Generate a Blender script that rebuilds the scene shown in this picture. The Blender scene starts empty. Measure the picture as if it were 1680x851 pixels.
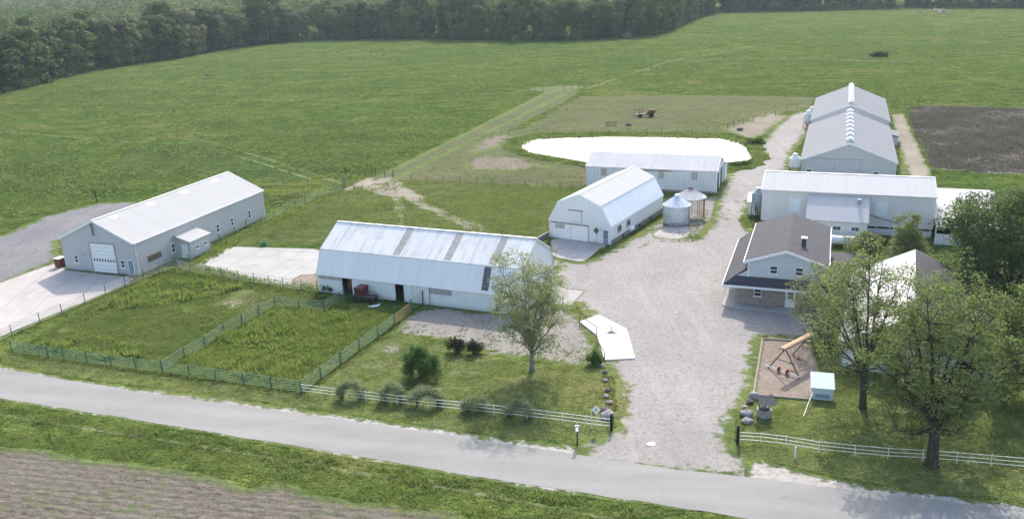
import bpy, bmesh, math, random
import numpy as np
from mathutils import Vector, Matrix, noise as mnoise
from mathutils.geometry import delaunay_2d_cdt
R = math.radians
rng = np.random.default_rng(7)
random.seed(7)
sc = bpy.context.scene
COL = sc.collection

# ------------------------------------------------------------ camera
CAM_H, CAM_F, CAM_P, CAM_R, CAM_CY = 37.5, 1450.0, 0.31513144, -0.03650069, 423.33
def cam_axes():
    c, s = math.cos(CAM_R), math.sin(CAM_R); cp, sp = math.cos(CAM_P), math.sin(CAM_P)
    Rt, Up, Fw = Vector((1, 0, 0)), Vector((0, sp, cp)), Vector((0, cp, -sp))
    return Rt*c + Up*s, Up*c - Rt*s, Fw
cr, cu, cf = cam_axes()
cd = bpy.data.cameras.new('camera'); co = bpy.data.objects.new('camera', cd); COL.objects.link(co)
mw = Matrix.Identity(4)
for i in range(3):
    mw[i][0] = cr[i]; mw[i][1] = cu[i]; mw[i][2] = -cf[i]
mw[2][3] = CAM_H
co.matrix_world = mw
cd.sensor_width = 36; cd.lens = 36*CAM_F/1680; cd.shift_y = (CAM_CY-425.5)/1680
cd.clip_end = 6000; cd.clip_start = .5
sc.camera = co

# ------------------------------------------------------------ sky, sun, exposure
SUN_EL, SUN_AZ = 39.0, 78.0            # azimuth of the sun counted from +x
w = bpy.data.worlds.new('World'); sc.world = w; w.use_nodes = True
wn = w.node_tree; bgn = wn.nodes['Background']
sky = wn.nodes.new('ShaderNodeTexSky'); sky.sky_type = 'NISHITA'; sky.sun_disc = False
sky.sun_elevation = R(SUN_EL); sky.sun_rotation = R(90-SUN_AZ); sky.dust_density = 2.2; sky.air_density = 1.0; sky.ozone_density = .2
wn.links.new(sky.outputs[0], bgn.inputs[0]); bgn.inputs[1].default_value = 0.15
sl = bpy.data.lights.new('sun', 'SUN'); sl.energy = 2.0; sl.angle = R(0.6); sl.color = (1, .94, .86)
so = bpy.data.objects.new('sun', sl); COL.objects.link(so)
sdir = Vector((math.cos(R(SUN_AZ))*math.cos(R(SUN_EL)), math.sin(R(SUN_AZ))*math.cos(R(SUN_EL)), math.sin(R(SUN_EL))))
so.rotation_euler = sdir.to_track_quat('Z', 'Y').to_euler(); so.location = (0, 60, 80)
sc.view_settings.view_transform = 'Standard'; sc.view_settings.look = 'None'
sc.view_settings.gamma = 1; sc.view_settings.exposure = 1.42
sc.cycles.max_bounces = 6; sc.cycles.transparent_max_bounces = 6; sc.cycles.volume_bounces = 0

# ------------------------------------------------------------ survey helpers: photo sight-lines on a known plane
def ray(px, py):
    a, b = px-840, py-CAM_CY
    return cr*(a/CAM_F) - cu*(b/CAM_F) + cf
def G(px, py, z=0.0):
    r = ray(px, py); t = (z-CAM_H)/r.z
    return (r.x*t, r.y*t)
def GP(pts, z=0.0): return [G(a, b, z) for a, b in pts]
def wp(root, px, py, ax, val):
    m = Matrix.Rotation(-root.rotation_euler.z, 3, 'Z')
    o = m @ (Vector((0, 0, CAM_H))-root.location); d = m @ ray(px, py)
    t = (val-o[ax])/d[ax]
    return o+d*t

# ------------------------------------------------------------ materials
class NT:
    def __init__(s, name):
        s.m = bpy.data.materials.new(name); s.m.use_nodes = True; s.t = s.m.node_tree
        s.b = s.t.nodes['Principled BSDF']; s.out = s.t.nodes['Material Output']
    def node(s, ty, props=None, **ins):
        n = s.t.nodes.new(ty)
        for k, v in (props or {}).items(): setattr(n, k, v)
        for k, v in ins.items():
            s.set(n.inputs[int(k[1:])] if k[0] == 'i' and k[1:].isdigit() else n.inputs[k], v)
        return n
    def set(s, inp, v):
        if isinstance(v, bpy.types.NodeSocket): s.t.links.new(v, inp)
        elif isinstance(v, tuple) and len(v) == 3 and inp.type == 'RGBA': inp.default_value = (*v, 1)
        else: inp.default_value = v
    def pos(s): return s.node('ShaderNodeNewGeometry').outputs['Position']
    def obj(s): return s.node('ShaderNodeTexCoord').outputs['Object']
    def isl(s): return s.node('ShaderNodeNewGeometry').outputs['Random Per Island']
    def attr(s, n): return s.node('ShaderNodeAttribute', {'attribute_name': n}).outputs['Fac']
    def vm(s, v, sc_=(1, 1, 1), rz=0): return s.node('ShaderNodeMapping', None, Vector=v, Scale=sc_, Rotation=(0, 0, rz)).outputs[0]
    def noise(s, v, scale, detail=4, rough=.55, dist=0):
        return s.node('ShaderNodeTexNoise', None, Vector=v, Scale=scale, Detail=detail, Roughness=rough, Distortion=dist).outputs['Fac']
    def vor(s, v, scale, out='Distance'): return s.node('ShaderNodeTexVoronoi', None, Vector=v, Scale=scale).outputs[out]
    def xyz(s, v): return s.node('ShaderNodeSeparateXYZ', None, Vector=v).outputs
    def mr(s, v, a, b, c=0., d=1., clamp=True): return s.node('ShaderNodeMapRange', {'clamp': clamp}, i0=v, i1=a, i2=b, i3=c, i4=d).outputs[0]
    def ma(s, op, a, b=0., c=0.): return s.node('ShaderNodeMath', {'operation': op}, i0=a, i1=b, i2=c).outputs[0]
    def mix(s, f, a, b, mode='MIX'):
        n = s.node('ShaderNodeMix', {'data_type': 'RGBA', 'blend_type': mode})
        s.set(n.inputs[0], f); s.set(n.inputs[6], a); s.set(n.inputs[7], b); return n.outputs[2]
    def bump(s, h, st=.5, d=.1, nrm=None):
        n = s.node('ShaderNodeBump', None, Height=h, Strength=st, Distance=d)
        if nrm: s.set(n.inputs['Normal'], nrm)
        return n.outputs[0]
    def fin(s, col, rough=.8, nrm=None, metal=0., spec=.3, alpha=None):
        s.set(s.b.inputs['Base Color'], col); s.set(s.b.inputs['Roughness'], rough); s.set(s.b.inputs['Metallic'], metal)
        s.set(s.b.inputs['Specular IOR Level'], spec)
        if nrm: s.set(s.b.inputs['Normal'], nrm)
        return s.m
def simple(name, col, rough=.6, metal=0., var=.12, scale=3., spec=.3):
    t = NT(name); n = t.noise(t.obj(), scale, 5, .6)
    c2 = tuple(min(1, c*(1+var)) for c in col); c1 = tuple(c*(1-var*1.4) for c in col)
    return t.fin(t.mix(t.mr(n, .3, .7), c1, c2), rough, t.bump(n, .2, .02), metal, spec)

def grass_color(t, p, lush=.5, tan=.35):
    """green with drier and lusher drifts, dark clumps painted as the shade between tufts"""
    big = t.noise(p, .016, 5, .6, .5); mid = t.noise(t.vm(p, (1, .75, 1), .4), .11, 7, .70); fine = t.noise(p, .75, 5, .80, .6); tiny = t.noise(p, 3.2, 3, .85)
    c = t.mix(t.mr(mid, .40, .60), (.050, .088, .027), (.108, .146, .048))
    c = t.mix(t.ma('MULTIPLY', t.mr(big, .47, .60), lush), c, (.046, .104, .032))
    c = t.mix(t.ma('MULTIPLY', t.mr(big, .44, .34), .55), c, (.112, .145, .052))
    dry = t.noise(t.vm(p, (.55, 1, 1), .3), .042, 7, .70, 1.0)
    c = t.mix(t.ma('MULTIPLY', t.mr(dry, .53, .63), tan), c, (.185, .165, .088))
    clump = t.noise(t.vm(p, (.6, 1, 1)), .26, 6, .80, 1.0)
    c = t.mix(t.mr(clump, .53, .60, 0, .85), c, (.022, .052, .015)); c = t.mix(t.mr(clump, .46, .39, 0, .6), c, (.145, .180, .055))  # dark clump and streak colours stand in for tuft shadows
    strk = t.noise(t.vm(p, (.35, 1, 1)), .14, 5, .75, .8); c = t.mix(t.mr(strk, .55, .63, 0, .7), c, (.026, .062, .014)); c = t.mix(t.mr(strk, .44, .37, 0, .45), c, (.14, .165, .058))
    c = t.mix(t.mr(fine, .47, .40, 0, .80), c, (.016, .036, .008)); c = t.mix(t.mr(fine, .54, .64, 0, .60), c, (.160, .205, .062))
    c = t.mix(t.mr(tiny, .53, .66, 0, .50), c, (.20, .21, .08)); c = t.mix(t.mr(tiny, .47, .36, 0, .65), c, (.018, .032, .008))
    grain = t.noise(p, 9., 2, .8); c = t.mix(t.mr(grain, .46, .34, 0, .6), c, (.018, .030, .008)); c = t.mix(t.mr(grain, .55, .68, 0, .5), c, (.20, .22, .085))
    c = t.node('ShaderNodeVectorMath', {'operation': 'MULTIPLY'}, i0=c, i1=(1.52, 1.50, 1.16)).outputs[0]
    return c, t.ma('ADD', fine, t.ma('MULTIPLY', clump, 1.6)), tiny
def grass_mat(name, lush=.5, tan=.35, bump=1.0, tint=None):
    t = NT(name); p = t.pos(); c, f, ti = grass_color(t, p, lush, tan)
    if tint: c = t.mix(tint[0], c, tint[1])
    h = t.ma('ADD', t.ma('MULTIPLY', f, 1.0), t.ma('MULTIPLY', ti, .35))
    return t.fin(c, .95, t.bump(h, 1.0*bump, 1.1), 0, 0.)
def edged(name, colfn, amt=1.2, gtan=.5, gscale=.9, soft=.25, weed=0.0, rough=.92, bump=.06):
    """a surface whose rim is broken up by the grass growing into it; 'ed' is the distance to the rim in metres"""
    t = NT(name); p = t.pos(); col, h = colfn(t, p); g, f, ti = grass_color(t, p, .3, gtan); g = t.mix(.45, g, (.082, .096, .040))
    ed = t.attr('ed'); n = t.noise(p, gscale, 6, .68)
    thr = t.ma('MULTIPLY', t.mr(n, .3, .7), amt)
    k = t.mr(t.ma('SUBTRACT', thr, ed), -soft, soft)
    if weed:
        wv = t.noise(p, .25, 3, .5); wf = t.noise(p, 2.6, 5, .7)
        k2 = t.ma('MULTIPLY', t.mr(wv, .45, .65), t.mr(wf, .56, .64)); k = t.ma('MAXIMUM', k, t.ma('MULTIPLY', k2, weed))
    c = t.mix(k, col, g)
    return t.fin(c, rough, t.bump(t.ma('ADD', h, t.ma('MULTIPLY', k, f)), .6, bump), 0, .02)
def c_gravel(a=(.262, .246, .231), b=(.335, .318, .300), dark=(.17, .155, .14)):
    def f(t, p):
        n1 = t.noise(p, .12, 6, .65, .6); n2 = t.noise(p, 2.2, 7, .75); n3 = t.noise(p, 4.2, 4, .85)
        c = t.mix(t.mr(n1, .32, .68), a, b); c = t.mix(t.mr(n2, .49, .60, 0, .8), c, tuple(v*k for v, k in zip(a, (.80, .75, .69))))
        c = t.mix(t.mr(n3, .56, .64, 0, .8), c, dark); c = t.mix(t.mr(n3, .40, .28, 0, .7), c, tuple(min(1, v*1.35) for v in b))
        q = t.vm(p, (1, .16, 1), -.12); tr = t.noise(q, .55, 4, .5, .6); tr2 = t.noise(t.vm(p, (1, .10, 1), -.35), .9, 3, .5, .4)
        c = t.mix(t.mr(tr, .52, .66, 0, .25), c, tuple(min(1, v*1.12) for v in b)); c = t.mix(t.mr(tr2, .55, .68, 0, .15), c, tuple(v*.82 for v in a))
        n4 = t.noise(p, 14., 2, .8); c = t.mix(t.mr(n4, .42, .30, 0, .5), c, tuple(v*.5 for v in a)); c = t.mix(t.mr(n4, .58, .70, 0, .5), c, tuple(min(1, v*1.4) for v in b))
        return c, t.ma('ADD', n2, t.ma('MULTIPLY', n4, .6))
    return f
def c_soil(t, p):
    q = t.vm(p, (1, 1, 1), R(13.5))
    x = t.xyz(q)
    row = t.node('ShaderNodeTexWave', {'bands_direction': 'Y'}, Vector=q, Scale=.40, Distortion=3.2, Detail=5., **{'Detail Scale': 2.5}).outputs['Fac']
    n = t.noise(t.vm(q, (.35, 1, 1)), 3.0, 7, .75); n1 = t.noise(p, .15, 5, .6); n3 = t.noise(p, 8, 4, .8)
    c = t.mix(t.mr(n, .40, .60), (.065, .053, .043), (.185, .158, .130)); c = t.mix(t.mr(n1, .4, .7, 0, .5), c, (.17, .158, .130))
    c = t.mix(t.ma('MULTIPLY', t.mr(row, .3, .0, 0, .4), t.mr(t.noise(p, .3, 4, .6), .42, .6)), c, (.085, .066, .054)); c = t.mix(t.mr(n3, .62, .72, 0, .8), c, (.34, .30, .24)); c = t.mix(t.mr(n3, .38, .28, 0, .7), c, (.05, .04, .035))
    n5 = t.noise(t.vm(q, (.5, 1, 1)), 11., 3, .8); c = t.mix(t.mr(n5, .46, .34, 0, .75), c, (.045, .036, .03)); c = t.mix(t.mr(n5, .56, .68, 0, .7), c, (.30, .27, .22))
    g = t.noise(p, .9, 6, .75); gy = t.noise(p, .09, 4, .6)
    c = t.mix(t.ma('MULTIPLY', t.mr(g, .50, .60), t.mr(gy, .36, .58, 0, .85)), c, (.095, .125, .048))
    return c, t.ma('ADD', row, n)
def c_asphalt(t, p):
    n1 = t.noise(t.vm(p, (.25, 1, 1), R(13)), .5, 5, .6); n2 = t.noise(p, .08, 5, .6, .5); n3 = t.noise(p, 10, 4, .8)
    c = t.mix(t.mr(n1, .3, .7), (.245, .238, .216), (.29, .282, .258)); c = t.mix(t.mr(n2, .45, .75, 0, .5), c, (.19, .188, .186))
    lan = t.node('ShaderNodeTexWave', {'bands_direction': 'Y'}, Vector=t.vm(p, (1, 1, 1), R(13.4)), Scale=.095, Distortion=.7, Detail=2.).outputs['Fac']
    c = t.mix(t.mr(lan, .3, 1., 0, .4), c, (.31, .302, .29))
    c = t.mix(t.mr(n3, .56, .7, 0, .6), c, (.36, .35, .33)); c = t.mix(t.mr(n3, .44, .3, 0, .5), c, (.13, .13, .125))
    cr_ = t.vor(t.vm(p, (1, 1, 1)), .35); nn = t.node('ShaderNodeTexVoronoi', {'feature': 'DISTANCE_TO_EDGE'}, Vector=t.node('ShaderNodeVectorMath', {'operation': 'ADD'}, i0=p, i1=t.node('ShaderNodeTexNoise', None, Vector=p, Scale=.6, Detail=4.).outputs['Color']).outputs[0], Scale=.28).outputs['Distance']
    c = t.mix(t.mr(nn, .009, .0, 0, .22), c, (.11, .11, .11))
    return c, n3
def c_conc(a, b, stain=.5, sc_=3.4, rz=.35):
    def f(t, p):
        n1 = t.noise(p, .25, 6, .65, .8); n2 = t.noise(p, 2.5, 6, .7)
        c = t.mix(t.mr(n1, .3, .7), a, b); c = t.mix(t.mr(n2, .58, .75, 0, stain), c, tuple(x*.45 for x in a))
        q = t.xyz(t.vm(p, (1/sc_, 1/sc_, 1), rz)); j = t.ma('MINIMUM', t.ma('ABSOLUTE', t.ma('SUBTRACT', t.ma('FRACT', q[0]), .5)), t.ma('ABSOLUTE', t.ma('SUBTRACT', t.ma('FRACT', q[1]), .5)))
        c = t.mix(t.mr(j, .02, .004, 0, .45), c, tuple(x*.4 for x in a))
        return c, n2
    return f
def siding(name, col, kind='v', pitch=.3, dirt=.25, rough=.5, foot=True):
    """ribbed metal (v) or lapped boards (h), in the building's own coordinates"""
    t = NT(name); o = t.obj(); x = t.xyz(o)
    u = t.ma('ADD', x[0], x[1]) if kind == 'v' else x[2]
    fr = t.ma('FRACT', t.ma('DIVIDE', u, pitch))
    if kind == 'v': rib = t.mr(t.ma('ABSOLUTE', t.ma('SUBTRACT', fr, .5)), .5, .36)
    else: rib = fr
    rib2 = t.mr(fr, .88, .97) if kind == 'h' else t.mr(rib, 1, .0)
    n = t.noise(t.vm(o, (1, 1, .25)), 1.3, 6, .65); n2 = t.noise(o, .35, 3, .5)
    panel = t.node('ShaderNodeTexWhiteNoise', {'noise_dimensions': '1D'}, W=t.ma('FLOOR', t.ma('DIVIDE', u, pitch*3 if kind == 'v' else pitch*9))).outputs[0]
    c = t.mix(t.mr(n, .35, .75, 0, dirt), col, tuple(a*b for a, b in zip(col, (.72, .70, .66))))
    c = t.mix(t.mr(n2, .4, .7, 0, .12), c, tuple(min(1, a*1.12) for a in col))
    c = t.mix(t.ma('MULTIPLY', panel, .10), c, tuple(a*.75 for a in col))
    c = t.mix(t.ma('MULTIPLY', rib2 if kind == 'h' else t.mr(rib, .6, .95), .30), c, tuple(a*.55 for a in col))
    if foot: c = t.mix(t.ma('MULTIPLY', t.mr(t.ma('ADD', x[2], t.ma('MULTIPLY', n, .5)), .75, .25), .45), c, (.30, .27, .22))
    return t.fin(c, rough, t.bump(rib, .5, .03), 0, .35)
def roofing(name, col, pitch=.9, dirt=.4, rough=.38, streak=(.40, .36, .33)):
    t = NT(name); o = t.obj(); x = t.xyz(o)
    fr = t.ma('ABSOLUTE', t.ma('SUBTRACT', t.ma('FRACT', t.ma('DIVIDE', x[0], pitch)), .5))
    f2 = t.ma('ABSOLUTE', t.ma('SUBTRACT', t.ma('FRACT', t.ma('DIVIDE', x[0], pitch/3)), .5))
    rib = t.ma('MAXIMUM', t.mr(fr, .47, .5), t.mr(f2, .40, .5, 0, .5))
    stn = t.noise(t.vm(o, (1, .10, .10)), 1.6, 6, .7); pn = t.node('ShaderNodeTexWhiteNoise', {'noise_dimensions': '1D'}, W=t.ma('FLOOR', t.ma('DIVIDE', x[0], pitch))).outputs[0]
    n = t.noise(o, .5, 6, .65)
    c = t.mix(t.mr(stn, .5, .78, 0, dirt), col, streak); c = t.mix(t.mr(n, .5, .8, 0, dirt*.6), c, streak)
    c = t.mix(t.ma('MULTIPLY', pn, .13), c, tuple(a*.7 for a in col)); c = t.mix(t.ma('MULTIPLY', rib, .22), c, tuple(a*.5 for a in col))
    return t.fin(c, t.mr(n, .3, .7, rough, rough+.15), t.bump(rib, .6, .03), 0, .0)
def shingle(name, col):
    t = NT(name); o = t.obj(); x = t.xyz(o)
    br = t.node('ShaderNodeTexBrick', {'offset': .5}, Vector=t.node('ShaderNodeCombineXYZ', None, X=x[0], Y=t.ma('MULTIPLY', x[2], 3.2)).outputs[0], Color1=tuple(a*.82 for a in col), Color2=tuple(a*1.2 for a in col), Mortar=tuple(a*.6 for a in col), Scale=1., **{'Mortar Size': .02, 'Brick Width': .32, 'Row Height': .16}).outputs['Color']
    n = t.noise(o, .5, 5, .6); n2 = t.noise(o, 14, 4, .8)
    c = t.mix(t.mr(n, .35, .7, 0, .35), br, tuple(a*1.25 for a in col)); c = t.mix(t.mr(n2, .3, .7, 0, .3), c, tuple(a*.7 for a in col))
    return t.fin(c, .9, t.bump(n2, .5, .02), 0, .2)
def brickwork(name, a, b, mortar, bw=.42, rh=.16):
    t = NT(name); o = t.obj(); x = t.xyz(o)
    br = t.node('ShaderNodeTexBrick', {'offset': .5}, Vector=t.node('ShaderNodeCombineXYZ', None, X=t.ma('ADD', x[0], x[1]), Y=x[2]).outputs[0], Color1=a, Color2=b, Mortar=mortar, Scale=1., **{'Mortar Size': .012, 'Brick Width': bw, 'Row Height': rh, 'Bias': -.1})
    n = t.noise(o, 1.2, 5, .65)
    return t.fin(t.mix(t.mr(n, .35, .7, 0, .35), br.outputs['Color'], tuple(v*.6 for v in a)), .85, t.bump(br.outputs['Fac'], -.4, .01), 0, .2)
def leafmat(name, a, b, dark, tr=.35, sc_=.5):
    t = NT(name); p = t.pos(); n = t.noise(p, sc_, 3, .6); i = t.isl()
    c = t.mix(t.mr(n, .35, .65), a, b); c = t.mix(t.ma('MULTIPLY', i, .55), c, dark)
    c = t.mix(t.mr(i, .85, 1., 0, .5), c, tuple(min(1, v*1.7) for v in b))
    t.fin(c, .7, None, 0, .10)
    tl = t.node('ShaderNodeBsdfTranslucent', None, Color=t.mix(.30, c, (.27, .34, .09)))
    mx = t.node('ShaderNodeMixShader', None, i0=tr, i1=t.b.outputs[0], i2=tl.outputs[0])
    t.t.links.new(mx.outputs[0], t.out.inputs['Surface']); return t.m
def barkmat(name, a, b):
    t = NT(name); o = t.obj(); n = t.noise(t.vm(o, (1, 1, .2)), 7, 6, .7)
    return t.fin(t.mix(t.mr(n, .35, .65), a, b), .95, t.bump(n, .8, .04), 0, .15)
def galvan(name, col=(.42, .47, .50), metal=.55, rough=.42):
    t = NT(name); o = t.obj(); x = t.xyz(o); r = t.ma('SINE', t.ma('MULTIPLY', x[2], 55.)); n = t.noise(o, 1.6, 6, .7); s_ = t.noise(t.vm(o, (1, 1, .15)), 3, 5, .7)
    c = t.mix(t.mr(n, .3, .7), tuple(v*.8 for v in col), tuple(min(1, v*1.15) for v in col)); c = t.mix(t.mr(s_, .58, .75, 0, .6), c, (.25, .19, .15))
    return t.fin(c, rough, t.bump(r, .3, .01), metal, .4)
def glassmat(name='window_glass', col=(.02, .025, .03)):
    t = NT(name); n = t.noise(t.obj(), 1.2, 2); return t.fin(t.mix(n, col, tuple(v*1.8 for v in col)), .08, t.bump(n, .05, .02), 0, .6)

MT = dict(
 field=grass_mat('pasture_grass', .55, .55, 1.0), lawn=grass_mat('lawn_grass', .3, .8, .6, (.40, (.175, .168, .080))), pen=grass_mat('weedy_pen', .4, .3, 1.3, (.3, (.12, .17, .035))),
 pen_dry=grass_mat('trodden_pen', .1, .8, 1.0), paddock=grass_mat('paddock_grass', .4, .65, 1., (.32, (.18, .19, .088))), meadow=grass_mat('meadow_grass', .9, .2, 1., (.35, (.085, .125, .062))), rough=grass_mat('rough_pasture', .2, .9, 1., (.62, (.235, .228, .140))),
 verge=grass_mat('verge_grass', .3, .5, 1.2, (.25, (.13, .17, .045))), bank=grass_mat('bank_grass', .2, .9, 1.2),
 gravel=edged('yard_gravel', c_gravel(), 2.2, .8, .8, .35, .55), gravel_weedy=edged('weedy_gravel', c_gravel((.225, .207, .19), (.30, .28, .258)), 1.8, .7, 1., .3, 1.),
 gravel_dark=edged('grey_gravel', c_gravel((.15, .15, .155), (.22, .22, .22), (.12, .12, .12)), 2.0, .6, .6, .4, .35),
 shoulder=edged('road_shoulder', c_gravel((.33, .305, .275), (.42, .395, .36)), 1.0, .8, 1.1, .2, .0),
 asphalt=edged('old_asphalt', c_asphalt, 0, 0, .9, .0001), soil=edged('bare_soil', c_soil, 1.3, .9, 2.4, .5), conc=edged('pale_concrete', c_conc((.32, .305, .285), (.41, .395, .37), .7), .25, .5, 2, .1),
 conc_new=edged('new_concrete', c_conc((.62, .60, .57), (.72, .70, .67), .15), 0, .5, 2, .0001), conc_pink=edged('drive_concrete', c_conc((.36, .33, .305), (.45, .415, .385), .5, 4.2, -.1), .5, .5, 2, .2), conc_grey=edged('grey_concrete', c_conc((.33, .31, .30), (.41, .39, .37), .4), .2, .5, 2, .1),
 dirt=edged('trodden_dirt', c_gravel((.20, .175, .135), (.29, .255, .205)), 2.2, .7, .5, .7, .8), path=edged('bare_path', c_gravel((.22, .195, .155), (.31, .28, .23)), .5, .7, .8, .4, .2), lane=edged('mown_lane', lambda t, p: (t.mix(t.mr(t.noise(p, .4, 5), .3, .7), (.085, .115, .042), (.145, .158, .070)), t.noise(p, 3, 5)), 2.0, .4, .4, .9),
 scrub=edged('dead_scrub', lambda t, p: (t.mix(t.mr(t.noise(p, .14, 6, .7, .6), .42, .6), t.mix(t.mr(t.noise(p, 2, 6, .8), .3, .7), (.085, .070, .068), (.19, .158, .148)), (.155, .130, .120)), t.noise(p, 2, 6, .8)), 2.2, .5, .6, .6, .6, bump=.3),
 reed=edged('dry_stalks', lambda t, p: (t.mix(t.mr(t.noise(p, 1.5, 6, .75), .3, .7), (.12, .10, .085), (.27, .23, .18)), t.noise(p, 2, 6, .8)), 3.5, .7, .35, .8, .8, bump=.3),
 mulch=edged('play_mulch', c_gravel((.22, .18, .15), (.30, .25, .21), (.12, .09, .07)), .3, .5, 2, .2, .15),
 a_wall=siding('blue_grey_lap_siding', (.45, .445, .45), 'h', .34, .15), a_roof=roofing('white_shop_roof', (.42, .415, .405), 1.0, .6, .6),
 b_wall=siding('pale_ribbed_steel', (.76, .78, .78), 'v', .3, .35), b_low=roofing('white_low_roof_steel', (.80, .775, .745), .9, .25, .5, (.42, .44, .44)), b_roof=roofing('weathered_white_roof', (.76, .735, .69), .9, .85, .5),  # b_low is white steel, its tone warmed to offset blue sky shade
 c_wall=siding('white_ribbed_steel', (.76, .78, .79), 'v', .3, .15), c_roof=roofing('white_barn_roof', (.48, .47, .455), .9, .6, .6, (.5, .48, .45)), c_low=roofing('white_barn_low_roof', (.74, .77, .78), .9, .15, .5, (.45, .46, .46)),
 d_wall=siding('patchy_white_steel', (.70, .73, .74), 'v', .6, .45), d_roof=roofing('chalky_roof', (.58, .555, .54), .9, .5, .5),
 e_wall=siding('grey_blue_ribbed_steel', (.76, .71, .68), 'v', .3, .12), e_roof=roofing('bright_ribbed_roof', (.52, .505, .485), .45, .35, .6, (.45, .45, .45)),
 f_wall=siding('warm_grey_steel', (.64, .615, .61), 'v', .3, .12), f_roof=roofing('soft_grey_white_roof', (.255, .26, .27), .9, .12, .55),
 h_side=siding('house_lap_siding', (.52, .57, .60), 'h', .13, .08, .5, False), h_roof=shingle('brown_grey_shingles', (.068, .068, .078)), h_brick=brickwork('porch_brick', (.33, .26, .225), (.22, .175, .155), (.42, .39, .36)),
 milk=siding('white_lap_boards', (.70, .71, .72), 'h', .22, .12), white=simple('white_paint', (.74, .75, .75), .45, 0, .06), offwhite=simple('off_white_paint', (.62, .62, .60), .5, 0, .1), frosted=simple('frosted_panel', (.34, .33, .31), .6, 0, .35, 4),
 skyl=brickwork('weathered_skylight', (.44, .40, .35), (.34, .31, .275), (.55, .52, .48), .3, .5), skyd=brickwork('dark_skylight', (.10, .10, .10), (.14, .135, .13), (.30, .31, .31), .3, .5),
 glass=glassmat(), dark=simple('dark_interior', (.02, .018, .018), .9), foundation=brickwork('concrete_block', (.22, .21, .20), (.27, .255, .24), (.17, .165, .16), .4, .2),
 green=simple('green_fence_paint', (.035, .10, .06), .5, 0, .25), greenrail=simple('faded_green_rail', (.17, .29, .19), .5, 0, .25), rust=simple('rusted_steel', (.15, .075, .045), .8, 0, .4, 6), pipe=simple('weathered_pipe', (.40, .39, .37), .5, .2, .2), pipedark=simple('dark_pipe_post', (.10, .085, .075), .7, 0, .3), pipewhite=simple('white_pipe', (.66, .66, .62), .45, 0, .1), yellow=simple('faded_yellow_gate', (.38, .27, .09), .6, 0, .3),
 blackpost=simple('creosote_post', (.018, .014, .012), .9, 0, .3), wood=simple('weathered_wood', (.17, .12, .085), .85, 0, .3, 5), greywood=simple('grey_timber', (.26, .225, .19), .9, 0, .25, 5), tan=simple('tan_canvas', (.45, .31, .19), .8, 0, .15), red=simple('faded_red_paint', (.25, .035, .03), .5, 0, .3), oxred=simple('oxide_red_sheet', (.12, .03, .028), .6, 0, .3),
 galv=galvan('galvanised_steel', (.62, .66, .68), .3), galvroof=galvan('rusting_bin_roof', (.45, .45, .45), .5, .4), galvblue=galvan('blue_galvanised', (.30, .38, .40), .5, .4), tank=simple('white_tank_plastic', (.66, .66, .64), .4, 0, .06), rock=simple('field_stone', (.28, .26, .25), .9, 0, .35, 2.5), rockdark=simple('dark_field_stone', (.12, .10, .10), .9, 0, .35, 2.5), rockpink=simple('pink_field_stone', (.33, .24, .21), .9, 0, .3, 2.5),
 black=simple('black_rubber', (.015, .015, .015), .8), teal=simple('teal_car_paint', (.03, .075, .08), .3, .3, .05, 3, .5), signgreen=simple('green_sign_paint', (.02, .16, .07), .5, 0, .1), steel=simple('blue_door_paint', (.20, .28, .36), .5, 0, .08), paleblue=simple('pale_blue_paint', (.47, .56, .59), .5, 0, .08), cow=simple('cream_hide', (.46, .36, .27), .8, 0, .2, 1), cowdark=simple('tan_hide', (.24, .14, .09), .8, 0, .2, 1), bucket=simple('green_plastic', (.01, .22, .12), .4), orange=simple('orange_plastic', (.5, .12, .03), .5),
 bark=barkmat('grey_bark', (.055, .045, .037), (.14, .12, .10)), barkdark=barkmat('dark_bark', (.028, .022, .018), (.085, .068, .055)), barkpale=barkmat('pale_bark', (.10, .09, .075), (.30, .27, .23)),
 lf_pale=leafmat('pale_spring_leaves', (.24, .27, .125), (.33, .355, .18), (.16, .185, .085), .5), lf_mid=leafmat('maple_leaves', (.125, .178, .055), (.205, .245, .092), (.058, .09, .030), .5), lf_dark=leafmat('dark_leaves', (.068, .115, .042), (.118, .168, .06), (.034, .06, .022), .4), lf_yel=leafmat('yellow_green_leaves', (.18, .22, .082), (.26, .29, .13), (.10, .13, .05), .5),
 lf_bush=leafmat('bush_leaves', (.045, .115, .022), (.085, .175, .035), (.018, .05, .008), .3, 1.5), lf_grey=leafmat('grey_green_leaves', (.23, .27, .135), (.33, .36, .20), (.12, .15, .07), .4, 1.5), lf_plum=leafmat('plum_leaves', (.035, .04, .022), (.06, .06, .035), (.015, .014, .010), .2, 1.5), lf_grass=leafmat('grass_blades', (.145, .195, .050), (.225, .265, .080), (.07, .10, .028), .45, .35), lf_pasture=leafmat('pasture_blades', (.095, .150, .042), (.150, .200, .062), (.035, .062, .020), .45, .06),
 lf_weed=leafmat('weed_blades', (.145, .205, .042), (.24, .29, .072), (.06, .11, .022), .5, .4), lf_dry=leafmat('dry_grass_blades', (.13, .145, .06), (.21, .21, .10), (.08, .085, .04), .4, .12), lf_straw=leafmat('dead_stalks', (.14, .118, .105), (.23, .195, .17), (.08, .066, .06), .2, .4),
)
def fmat(i, a, b, d): return leafmat('wood_leaves_%d' % i, a, b, d, .22, .12)
FM = [fmat(0, (.088, .138, .036), (.145, .192, .054), (.042, .070, .020)), fmat(1, (.120, .175, .048), (.190, .240, .075), (.065, .10, .028)), fmat(2, (.055, .098, .030), (.092, .140, .043), (.027, .050, .015)), fmat(3, (.145, .165, .066), (.215, .22, .095), (.08, .095, .04))]

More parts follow.
